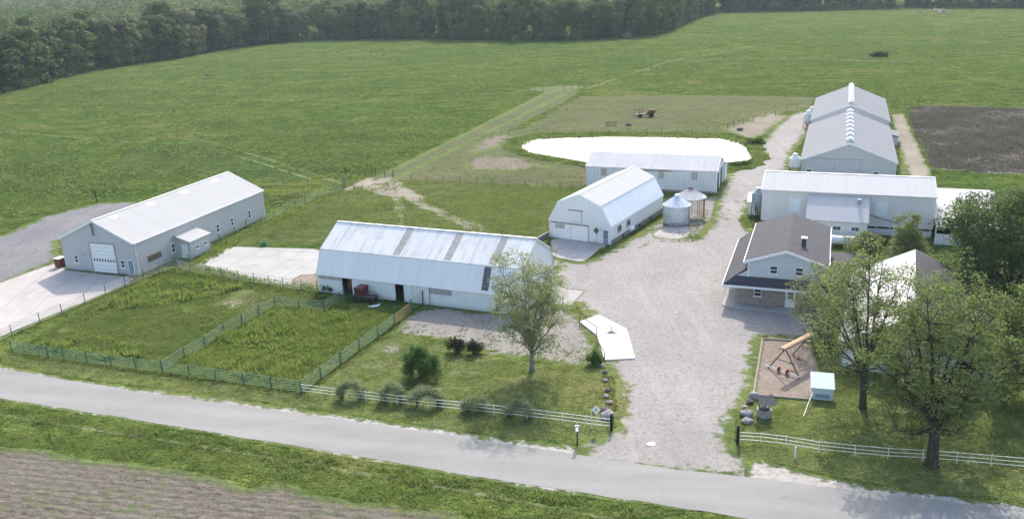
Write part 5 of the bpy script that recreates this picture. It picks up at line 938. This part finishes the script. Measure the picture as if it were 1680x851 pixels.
# ============================================================ VEGETATION
def leafcloud(C, Rd, n_per, size, r, shell=(.72, 1.0), up=.0, bias=.55, droop=.8):
    """leaf quads on and just inside a set of ellipsoidal lobes: C centres, Rd (k,3) radii"""
    C = np.repeat(np.asarray(C, float), n_per, 0); Rr = np.repeat(np.asarray(Rd, float), n_per, 0); k = len(C)
    d = r.normal(size=(k, 3)); d[:, 2] += up; d /= np.linalg.norm(d, axis=1)[:, None]
    s = r.uniform(shell[0], shell[1], k)[:, None]; P = C+d*Rr*s
    nrm = d*bias+r.normal(0, .45, (k, 3)); nrm[:, 2] += .25; nrm /= np.linalg.norm(nrm, axis=1)[:, None]
    return leafquads(P, nrm, size, r)
def leafquads(P, nrm, size, r, asp=.7):
    k = len(P); t = np.cross(nrm, r.normal(size=(k, 3))); t /= np.linalg.norm(t, axis=1)[:, None]+1e-9; b = np.cross(nrm, t)
    s = size*r.uniform(.6, 1.35, k)[:, None]/2; a = s*asp
    V = np.empty((k, 4, 3)); V[:, 0] = P-t*s; V[:, 1] = P-b*a; V[:, 2] = P+t*s; V[:, 3] = P+b*a
    return V.reshape(-1, 3)
def quadsF(n): return np.arange(4*n).reshape(-1, 4)
def bez(a, b, c, n): return [a*(1-t)**2+b*2*t*(1-t)+c*t*t for t in np.linspace(0, 1, n)]
def tree(name, px, py, label, group, Ht, rad, fork, nl, ntip, leaf, nleaf, cl, lf, bark, seed, tr=.25, zlow=.25, shape=1.0, lean=(0, 0), shellb=.45, multi=1, cat='tree', loc=None, upb=.5):
    r = np.random.default_rng(seed); x, y = loc or G(px, py); e = empty(name, (x, y, 0), 0, label, cat, group)
    zc = (Ht+zlow*Ht)/2; hz = (Ht-zlow*Ht)/2
    d = r.normal(size=(ntip*3, 3)); d /= np.linalg.norm(d, axis=1)[:, None]; u = (shellb+(1-shellb)*r.uniform(0, 1, ntip*3)**.5)[:, None]
    T = d*u; w_ = 1-.25*shape*(T[:, 2:3]); T[:, :2] *= w_
    lump = 1+.22*np.sin(T[:, 0]*4+seed)*np.cos(T[:, 1]*5+seed*2)+.15*np.sin(T[:, 2]*7+seed); T *= lump[:, None]
    T = T[:ntip]*np.array([rad, rad, hz])+np.array([lean[0], lean[1], zc])
    m = MB(); base = np.array([0, 0, 0.]); fk = np.array([lean[0]*.15, lean[1]*.15, fork])
    limbs = []
    for q in range(multi):
        bo = np.array([0, 0, 0.]) if multi == 1 else np.array([math.cos(q*2.4)*.25, math.sin(q*2.4)*.25, 0]); fq = fk+bo*2.2
        m.path([bo+[0, 0, -.1], bo+[0, 0, .18*1], bo*1.3+(fq-bo)*.5, fq], [tr*1.55/math.sqrt(multi), tr*1.12/math.sqrt(multi), tr*.9/math.sqrt(multi), tr*.78/math.sqrt(multi)], 10)
        limbs.append((fq, bo))
    idx = [int(r.integers(ntip))]
    Tn = (T-T.mean(0))/T.std(0)
    while len(idx) < nl: idx.append(int(np.argmax(np.min([np.linalg.norm(Tn-Tn[j], axis=1) for j in idx], 0))))
    S = []
    for k, j in enumerate(idx):
        f0 = limbs[k % multi][0]; end = T[j]*.9+fk*.1; f1 = f0-np.array([0, 0, r.uniform(0, .35)*min(fork, 2.)]); c = f1+(end-f1)*np.array([.35, .35, .35+.25*upb])+r.normal(0, .25, 3)
        pts = bez(f1, c, end, 9); pts = [p+r.normal(0, .06, 3)*(0 < i_ < 8) for i_, p in enumerate(pts)]; L = np.linalg.norm(end-f1); r0 = tr*.5*min(1, .5+L/Ht*.8)
        m.path(pts, [r0*(1-.9*t)+.012 for t in np.linspace(0, 1, 9)], 6)
        S += [(np.array(p), r0*(1-.9*t)+.01) for p, t in zip(pts, np.linspace(0, 1, 9)) if t > .2]
    SP = np.array([s[0] for s in S]); SR = np.array([s[1] for s in S]); LP, LN = [], []
    for p in T:
        dd = np.linalg.norm(SP-p, axis=1)+2.*np.maximum(0, SP[:, 2]-p[2]+.3); j = int(np.argmin(dd)); a = SP[j]; c = (a+p)/2+np.array([0, 0, .12*np.linalg.norm(p-a)])+r.normal(0, .08, 3)
        pts = bez(a, c, p, 5); r0 = min(SR[j]*.6, .06); m.path(pts, [r0*(1-.85*t)+.006 for t in np.linspace(0, 1, 5)], 4, False)
        for _ in range(2):
            q = p+r.normal(0, cl*.9, 3); b0 = pts[3]; m.path([b0, (b0+q)/2+[0, 0, .05], q], [.014, .01, .005], 3, False)
        nn = int(nleaf*r.uniform(.5, 1.5)); off = r.normal(0, 1, (nn, 3)); off /= np.linalg.norm(off, axis=1)[:, None]; rr_ = r.uniform(.2, 1, (nn, 1))**.6
        LP.append(p+off*rr_*cl*np.array([1.2, 1.2, .85])*1.25); LN.append(off*.5+r.normal(0, .5, (nn, 3))+np.array([0, 0, .35]))
        nb = nn//5; tt = r.uniform(.35, 1, (nb, 1)); LP.append(a+(p-a)*tt+r.normal(0, cl*.35, (nb, 3))); LN.append(r.normal(0, 1, (nb, 3)))
    m.build('trunk', MT[bark], e, True)
    P = np.concatenate(LP); N = np.concatenate(LN); N /= np.linalg.norm(N, axis=1)[:, None]+1e-9; V = leafquads(P, N, leaf, r)
    fast('crown', V, quadsF(len(P)), lf if not isinstance(lf, str) else MT[lf], e); return e
tree('yard_tree', 873, 607, 'airy vase-shaped tree with pale new leaves on the front lawn before the long barn', None, 11.8, 4.1, 2.0, 17, 340, .17, 44, .46, 'lf_pale', 'barkpale', 3, .24, .16, -.5, (0, 0), .15, upb=1.)
tree('yard_tree', 1415, 668, 'tall open tree with pale leaves, its trunk right of the blue playhouse', None, 15.0, 4.3, 3.2, 12, 290, .19, 34, .50, 'lf_yel', 'barkdark', 5, .30, .16, .2, (-.6, 1.), .25, upb=.8)
tree('yard_tree', 1528, 763, 'big dark-trunked maple standing at the white road fence', None, 14.8, 4.9, 3.2, 16, 380, .21, 44, .50, 'lf_mid', 'barkdark', 8, .45, .13, .1, (.4, 1.5), .30, upb=.5)
tree('yard_tree', 1352, 560, 'leaning pale-leaved tree at the right corner of the farmhouse porch', None, 8.8, 3.7, 1.2, 10, 190, .17, 36, .45, 'lf_yel', 'bark', 12, .18, .12, .1, (0, 0), .2, multi=3, upb=.7)
tree('yard_tree', 1478, 452, 'slender bright green tree in front of the long grey barn', None, 7.6, 2.4, 1.0, 8, 170, .20, 60, .45, 'lf_yel', 'bark', 15, .14, .05, .9, (.5, 0), .2, upb=.7)
tree('yard_tree', 1652, 520, 'large dense dark green tree at the right of the long grey barn', None, 14.8, 6.8, 3.0, 14, 480, .26, 75, .75, 'lf_dark', 'barkdark', 18, .40, .10, .1, (.0, 1.0), .35, upb=.5)
tree('yard_tree', 1600, 640, 'leafy tree behind the big maple with crown before the garage', None, 12.0, 5.2, 2.0, 11, 130, .20, 32, .5, 'lf_mid', 'barkdark', 21, .24, .12, .2, (-.5, 0), .25, multi=2, upb=.7)
tree('yard_tree', 1500, 655, 'open crowned tree with bare forks between the tall pale tree and maple', None, 12.4, 3.8, 2.4, 9, 110, .19, 30, .45, 'lf_yel', 'barkdark', 24, .22, .18, .2, (0, .8), .25, upb=.8)
tree('yard_tree', 1690, 660, 'dense green tree at the right edge behind the road fence', None, 10.5, 4.8, 2.0, 10, 260, .22, 62, .6, 'lf_mid', 'barkdark', 27, .26, .08, .2, (0, 0), .3)
tree('small_tree', 1412, 442, 'small windblown yellow-green tree near the propane tank', None, 5.0, 2.6, .8, 7, 110, .19, 55, .42, 'lf_yel', 'bark', 30, .10, .06, .3, (.3, 0), .2, multi=3)
def bush(name, px, py, label, group, Hh, rx, ry, n, leaf, lf, seed, stems=9, dome=True):
    r = np.random.default_rng(seed); e = empty(name, (*G(px, py), 0), 0, label, 'shrub', group)
    k = 30; a = r.uniform(0, 6.28, k); q = r.uniform(.1, .95, k); zz = r.uniform(.22, .80, k)*(1-.25*q)*r.uniform(.75, 1.15, k); C = np.stack([np.cos(a)*q*rx, np.sin(a)*q*ry, zz*Hh], 1); Rd = np.stack([r.uniform(.16, .40, k)*rx, r.uniform(.16, .40, k)*ry, r.uniform(.14, .32, k)*Hh], 1)
    V = leafcloud(C, Rd, n//k, leaf, r, (.35, 1.25), .3, .5); fast('foliage', V, quadsF(len(V)//4), MT[lf], e)
    m = MB()
    for j in range(stems): b = r.uniform(0, 6.28); c = C[j % k]; m.path([(c[0]*.2, c[1]*.2, -.02), (c[0]*.5, c[1]*.5, c[2]*.5), tuple(c)], [.05, .035, .012], 5)
    m.build('stem', MT['barkdark'], e); return e
bush('round_bush', 692, 618, 'large round bright green bush on the front lawn', None, 3.7, 1.85, 1.8, 9000, .17, 'lf_bush', 41)
bush('plum_shrub', 750, 577, 'dark purplish upright shrub at the edge of the weedy gravel, left half', None, 2.0, 1.05, .8, 3200, .13, 'lf_plum', 42)
bush('plum_shrub', 778, 580, 'smaller dark purplish shrub touching the left one on its right', None, 1.6, 1.05, .7, 2600, .13, 'lf_plum', 43)
bush('small_shrub', 974, 598, 'small green shrub in the corner below the hydrant slab', None, 1.6, .8, .8, 2600, .13, 'lf_bush', 44)
bush('small_shrub', 1640, 470, 'pale green shrub under the dense dark tree', None, 2.2, 2.2, 1.6, 3000, .2, 'lf_yel', 45)
bush('small_shrub', 1470, 405, 'low weedy shrub against the lower wall of the long grey barn', None, 1.6, 3.0, 1.0, 3000, .16, 'lf_bush', 46)
bush('small_shrub', 1255, 0+553, 'sparse weeds', None, .3, .4, .3, 160, .08, 'lf_grass', 47).name = 'weed_clump'
bpy.data.objects['weed_clump']['label'] = 'tiny weed clump at the back corner of the play area'; bpy.data.objects['weed_clump']['category'] = 'weed'
bush('pond_shrub', 1243, 235, 'low dark green shrub on the right bank of the pond', None, 1.3, 2.0, 1.5, 1500, .3, 'lf_bush', 48)
bush('pond_shrub', 1215, 270, 'low green shrub at the near right shore of the pond', None, .8, 2.6, 1.0, 1200, .28, 'lf_bush', 49)
bush('pasture_shrub', 1441, 93, 'lone dark low bush in the middle of the far pasture', None, 2.2, 3.6, 2.2, 2600, .5, 'lf_dark', 50)
bush('barn_shrub', 540, 478, 'dark weedy bush at the left front corner of the long barn', None, 1.2, 1.5, .8, 2400, .14, 'lf_dark', 51)
bush('barn_shrub', 643, 487, 'tall weeds beside the second doorway of the long barn', None, .9, .8, .5, 1200, .12, 'lf_weed', 52)
# trained shrubs along the road fence: arching, open below
def arch_shrub(px, py, wid, Hh, label, seed):
    r = np.random.default_rng(seed); e = empty('arching_shrub', (*G(px, py), 0), -.12, label, 'shrub', 'trimmed arching shrubs along the white road fence')
    m = MB(); C = []; nst = 7
    for s in (-1, 1):
        bx = s*wid*.55
        for k in range(nst):
            yy = r.normal(0, .15); top_ = Hh*r.uniform(.75, 1.0); m.path([(bx+r.normal(0, .08), yy, 0), (bx*.95, yy, Hh*.45), (bx*.55+r.normal(0, .1), yy+r.normal(0, .1), top_*.85), (bx*.05+r.normal(0, .3), yy+r.normal(0, .2), top_)], [.045, .035, .022, .01], 5)
    for a in np.linspace(-.25, math.pi+.25, 17): C.append((math.cos(a)*wid*r.uniform(.5, .74), r.normal(0, .22), Hh*.40+math.sin(a)*Hh*.42+r.normal(0, .06)))
    C = np.array(C); C += r.normal(0, .10, C.shape); Rd = np.full((len(C), 3), .28)*np.array([1.1, 1.3, .9])*r.uniform(.55, 1.45, (len(C), 1)); V = leafcloud(C, Rd*1.45, 380, .12, r, (.1, 1.3), .3, .4); fast('foliage', V, quadsF(len(V)//4), MT['lf_grey'], e); m.build('stem', MT['barkdark'], e, True)
for i, (px, py, wd_, hh, lb) in enumerate([(577, 653, 1.6, 1.65, 'leftmost grey-green arching shrub, open underneath, near the green fence corner'), (645, 656, 1.35, 1.7, 'grey-green arching shrub just left of the round green bush'), (702, 665, 1.8, 1.75, 'widest grey-green arching shrub, in front of the round green bush'), (777, 674, 1.1, 1.15, 'low arching shrub below the dark purplish shrubs'), (851, 683, 1.55, 1.4, 'rightmost arching shrub, in front of the airy lawn tree')]): arch_shrub(px, py, wd_, hh, lb, 60+i)

# ============================================================ THE WOOD
protos = []
for k in range(8):
    r = np.random.default_rng(100+k); Hh = r.uniform(17.5, 23); rad = r.uniform(4.8, 7.5); nl = 26
    z = r.uniform(.22, .93, nl); a = r.uniform(0, 6.28, nl)+np.arange(nl)*2.4; env = np.sin(np.clip((z-.08)/.95, 0, 1)*math.pi)**.6; q = env*rad*r.uniform(.45, .72, nl)
    C = np.stack([np.cos(a)*q, np.sin(a)*q, z*Hh], 1); Rd = np.stack([rad*r.uniform(.26, .42, nl)]*2+[Hh*r.uniform(.06, .11, nl)], 1)
    V = leafcloud(C, Rd, 150, .85, r, (.7, 1.04), .35, 1.1); lo_ = np.stack([np.cos(a[:8])*rad*.55, np.sin(a[:8])*rad*.55, np.full(8, Hh*.12)], 1); V2 = leafcloud(lo_, np.full((8, 3), rad*.28), 50, .8, r, (.3, 1.1)); V = np.concatenate([V, V2])
    me = fast('crown', V, quadsF(len(V)//4), FM[k % 4]); cmh = me.data; bpy.data.objects.remove(me)
    m = MB(); m.path([(0, 0, -.2), (.1, 0, Hh*.3), (.2, .1, Hh*.6), (.1, .2, Hh*.9)], [.38, .28, .17, .05], 6)
    for j in range(9): c = C[j]; m.path([(.15, .05, c[2]*.6), tuple(c*[.5, .5, .85]), tuple(c)], [.14, .09, .03], 4, False)
    tm = m.build('trunk', MT['barkpale' if k % 3 == 1 else 'bark']); tmh = tm.data; bpy.data.objects.remove(tm); protos.append((cmh, tmh, Hh, rad, k % 4))
colname = {0: 'mid green', 1: 'light yellow-green', 2: 'deep dark green', 3: 'pale olive'}
front = GP([(-230, 195), (-110, 178), (0, 156), (80, 136), (160, 114), (300, 95), (400, 76), (510, 66), (620, 64), (720, 65), (820, 67), (900, 67), (1000, 64), (1080, 58), (1110, 48), (1135, 36), (1160, 25), (1182, 20), (1300, 18), (1480, 13), (1600, 13), (1760, 14)])
sect = ['left edge of', 'left edge of', 'left end of', 'left end of', 'left part of', 'left part of', 'left middle of', 'left middle of', 'middle of', 'middle of', 'middle of', 'middle of', 'right middle of', 'right middle of', 'corner of', 'corner of', 'corner of', 'corner of', 'far right strip of', 'far right strip of', 'far right strip of']
fr2 = [Vector((a, b)) for a, b in front]; r = np.random.default_rng(9); cnt = 0; fp = np.array(front)
rows = (('front row', 4.5, 8.2), ('second row', 13, 10.5), ('third row', 23, 15.0))
for rn, off, gap in rows:
    carry = 0
    for i in range(len(fr2)-1):
        a, b = fr2[i], fr2[i+1]; d = b-a; L = d.length; d.normalize(); nn = Vector((-d.y, d.x))
        if rn == 'third row' and i > 13: continue
        gp = gap*(.75 if i > 15 else 1)
        s = carry
        while s < L:
            if i in (6, 7) and rn != 'front row': gp = gap*.7
            p = a+d*s+nn*(off+r.uniform(-1.5, 2.5)); k = int(r.integers(8)); cmh, tmh, Hh, rad, ck = protos[k]
            if cnt < 298:
                sc_ = r.uniform(.68, 1.22); hw_ = 'tall' if sc_ > 1.0 else ('low' if sc_ < .88 else 'mid-height')
                e = empty('forest_tree', (p.x, p.y, 0), r.uniform(0, 6.28), '%s %s tree, %s, %s the wood' % (hw_, colname[ck], rn, sect[i]), 'tree', 'trees of the wood behind the pasture'); wx = 1.28 if i < 7 else 1.05; e.scale = (sc_*wx*r.uniform(.9, 1.1), sc_*wx*r.uniform(.9, 1.1), sc_*r.uniform(.92, 1.12))
                for me_, nm in ((cmh, 'crown'), (tmh, 'trunk')): o = bpy.data.objects.new(nm, me_); COL.objects.link(o); o.parent = e
                cnt += 1
            s += gp*r.uniform(.75, 1.3)
        carry = s-L
print('forest trees', cnt)
# everything further back reads as one mass
pts = []
X, Y = np.meshgrid(np.arange(-1500, 900, 11.5), np.arange(250, 2300, 11.5)); Q = np.stack([X.ravel(), Y.ravel()], 1).astype(float)+r.uniform(-4, 4, (X.size, 2))
fpoly = np.concatenate([fp, [[2500, fp[-1][1]+60], [2500, 3500], [-3000, 3500], [-3000, fp[0][1]-300]]]); Q = Q[inside(Q, fpoly)]; D = np.full(len(Q), 1e9)
for i in range(len(fp)-1):
    a = fp[i]; d = fp[i+1]-a; t = np.clip(((Q-a)@d)/(d@d), 0, 1); e_ = Q-(a+t[:, None]*d); D = np.minimum(D, np.hypot(e_[:, 0], e_[:, 1]))
ang = Q[:, 0]/Q[:, 1]; keep = (D > np.where(Q[:, 0] > 100, 12, 19)) & (ang > -.72) & (ang < .70) & ((D < 110) | (Q[:, 0] < 120)) & ((Q[:, 1] < 1300) | (ang < -.2))
Q = Q[keep]; Dk = D[keep]; n = len(Q); print('mass', n)
hh = r.uniform(17, 25, n); rd = r.uniform(4.5, 7.5, n); near = Q[:, 1] < 700
# crowns in one mesh: caps of leaf clumps, colour grouped by material index
cols = r.choice([0, 1, 2, 3], n, p=[.42, .07, .45, .06]); Vs, Fs, Ms = [], [], []
for c_ in range(4):
    for nearq, per, sz in ((True, 150, 1.35), (False, 60, 2.2)):
        s_ = (cols == c_) & (near == nearq); q = Q[s_]; m_ = len(q)
        if not m_: continue
        C = np.stack([q[:, 0], q[:, 1], hh[s_]*.66], 1); Rd = np.stack([rd[s_], rd[s_], hh[s_]*.34], 1); V = leafcloud(C, Rd, per, sz, r, (.75, 1.08), .7, .8); Vs.append(V); Ms.append(np.full(len(V)//4, c_))
V = np.concatenate(Vs); M_ = np.concatenate(Ms); o = fast('forest', V, quadsF(len(V)//4), FM[0])
for c_ in (1, 2, 3): o.data.materials.append(FM[c_])
o.data.polygons.foreach_set('material_index', M_.astype(np.int32)); tag(o, kind='stuff')
# low brush along the foot of the wood
r = np.random.default_rng(77); C = []; 
for i in range(len(fr2)-1):
    a, b = fr2[i], fr2[i+1]; d = b-a; L = d.length; d.normalize(); nn = Vector((-d.y, d.x))
    for s in np.arange(0, L, 1.6): p = a+d*s+nn*r.uniform(-.5, 5.5); C.append((p.x, p.y, r.uniform(.4, 1.8)))
C = np.array(C); Rd = np.stack([r.uniform(1.2, 2.6, len(C))]*2+[r.uniform(.9, 2.6, len(C))], 1); V = leafcloud(C, Rd, 46, .8, r, (.5, 1.05), .4, .6); o = fast('undergrowth', V, quadsF(len(V)//4), FM[2]); tag(o, kind='stuff')
g3 = 'pale shrubs at the foot of the wood'
for i, (a, b, s, lb) in enumerate([(888, 66, 3.2, 'pale rounded shrub at the foot of the wood, larger of the middle pair'), (901, 66, 2.2, 'pale small shrub right of the larger pale one at the wood foot'), (917, 65, 3.2, 'pale broad shrub right of the small one at the wood foot'), (945, 65, 2.8, 'pale tall shrub standing forward of the middle wood'), (1030, 63, 2.6, 'pale shrub at the foot of the right middle wood'), (846, 68, 2.4, 'dull shrub at the foot of the wood left of the pale pair'), (755, 63, 2.6, 'lone pale shrub in front of the wood left of centre')]):
    o = bush('edge_shrub', a, b, lb, g3, s*1.35, s*.95, s*.9, 1100, .7, 'lf_grey', 300+i, 5)
bush('pasture_shrub', 340, 125, 'tiny round bush alone in the left pasture', None, 1.2, 1.0, 1.0, 500, .35, 'lf_grey', 320)

# ============================================================ AIR
hz = MB().box(-1700, 1300, -150, 2700, -1, 45).build('haze', bpy.data.materials.new('haze_air')); tag(hz, kind='stuff')
hm = hz.data.materials[0]; hm.use_nodes = True; ht = hm.node_tree; ht.nodes.remove(ht.nodes['Principled BSDF']); pv = ht.nodes.new('ShaderNodeVolumePrincipled'); pv.inputs['Color'].default_value = (.72, .82, .93, 1); pv.inputs['Density'].default_value = .00012; pv.inputs['Anisotropy'].default_value = 0.0
ht.links.new(pv.outputs[0], ht.nodes['Material Output'].inputs['Volume'])
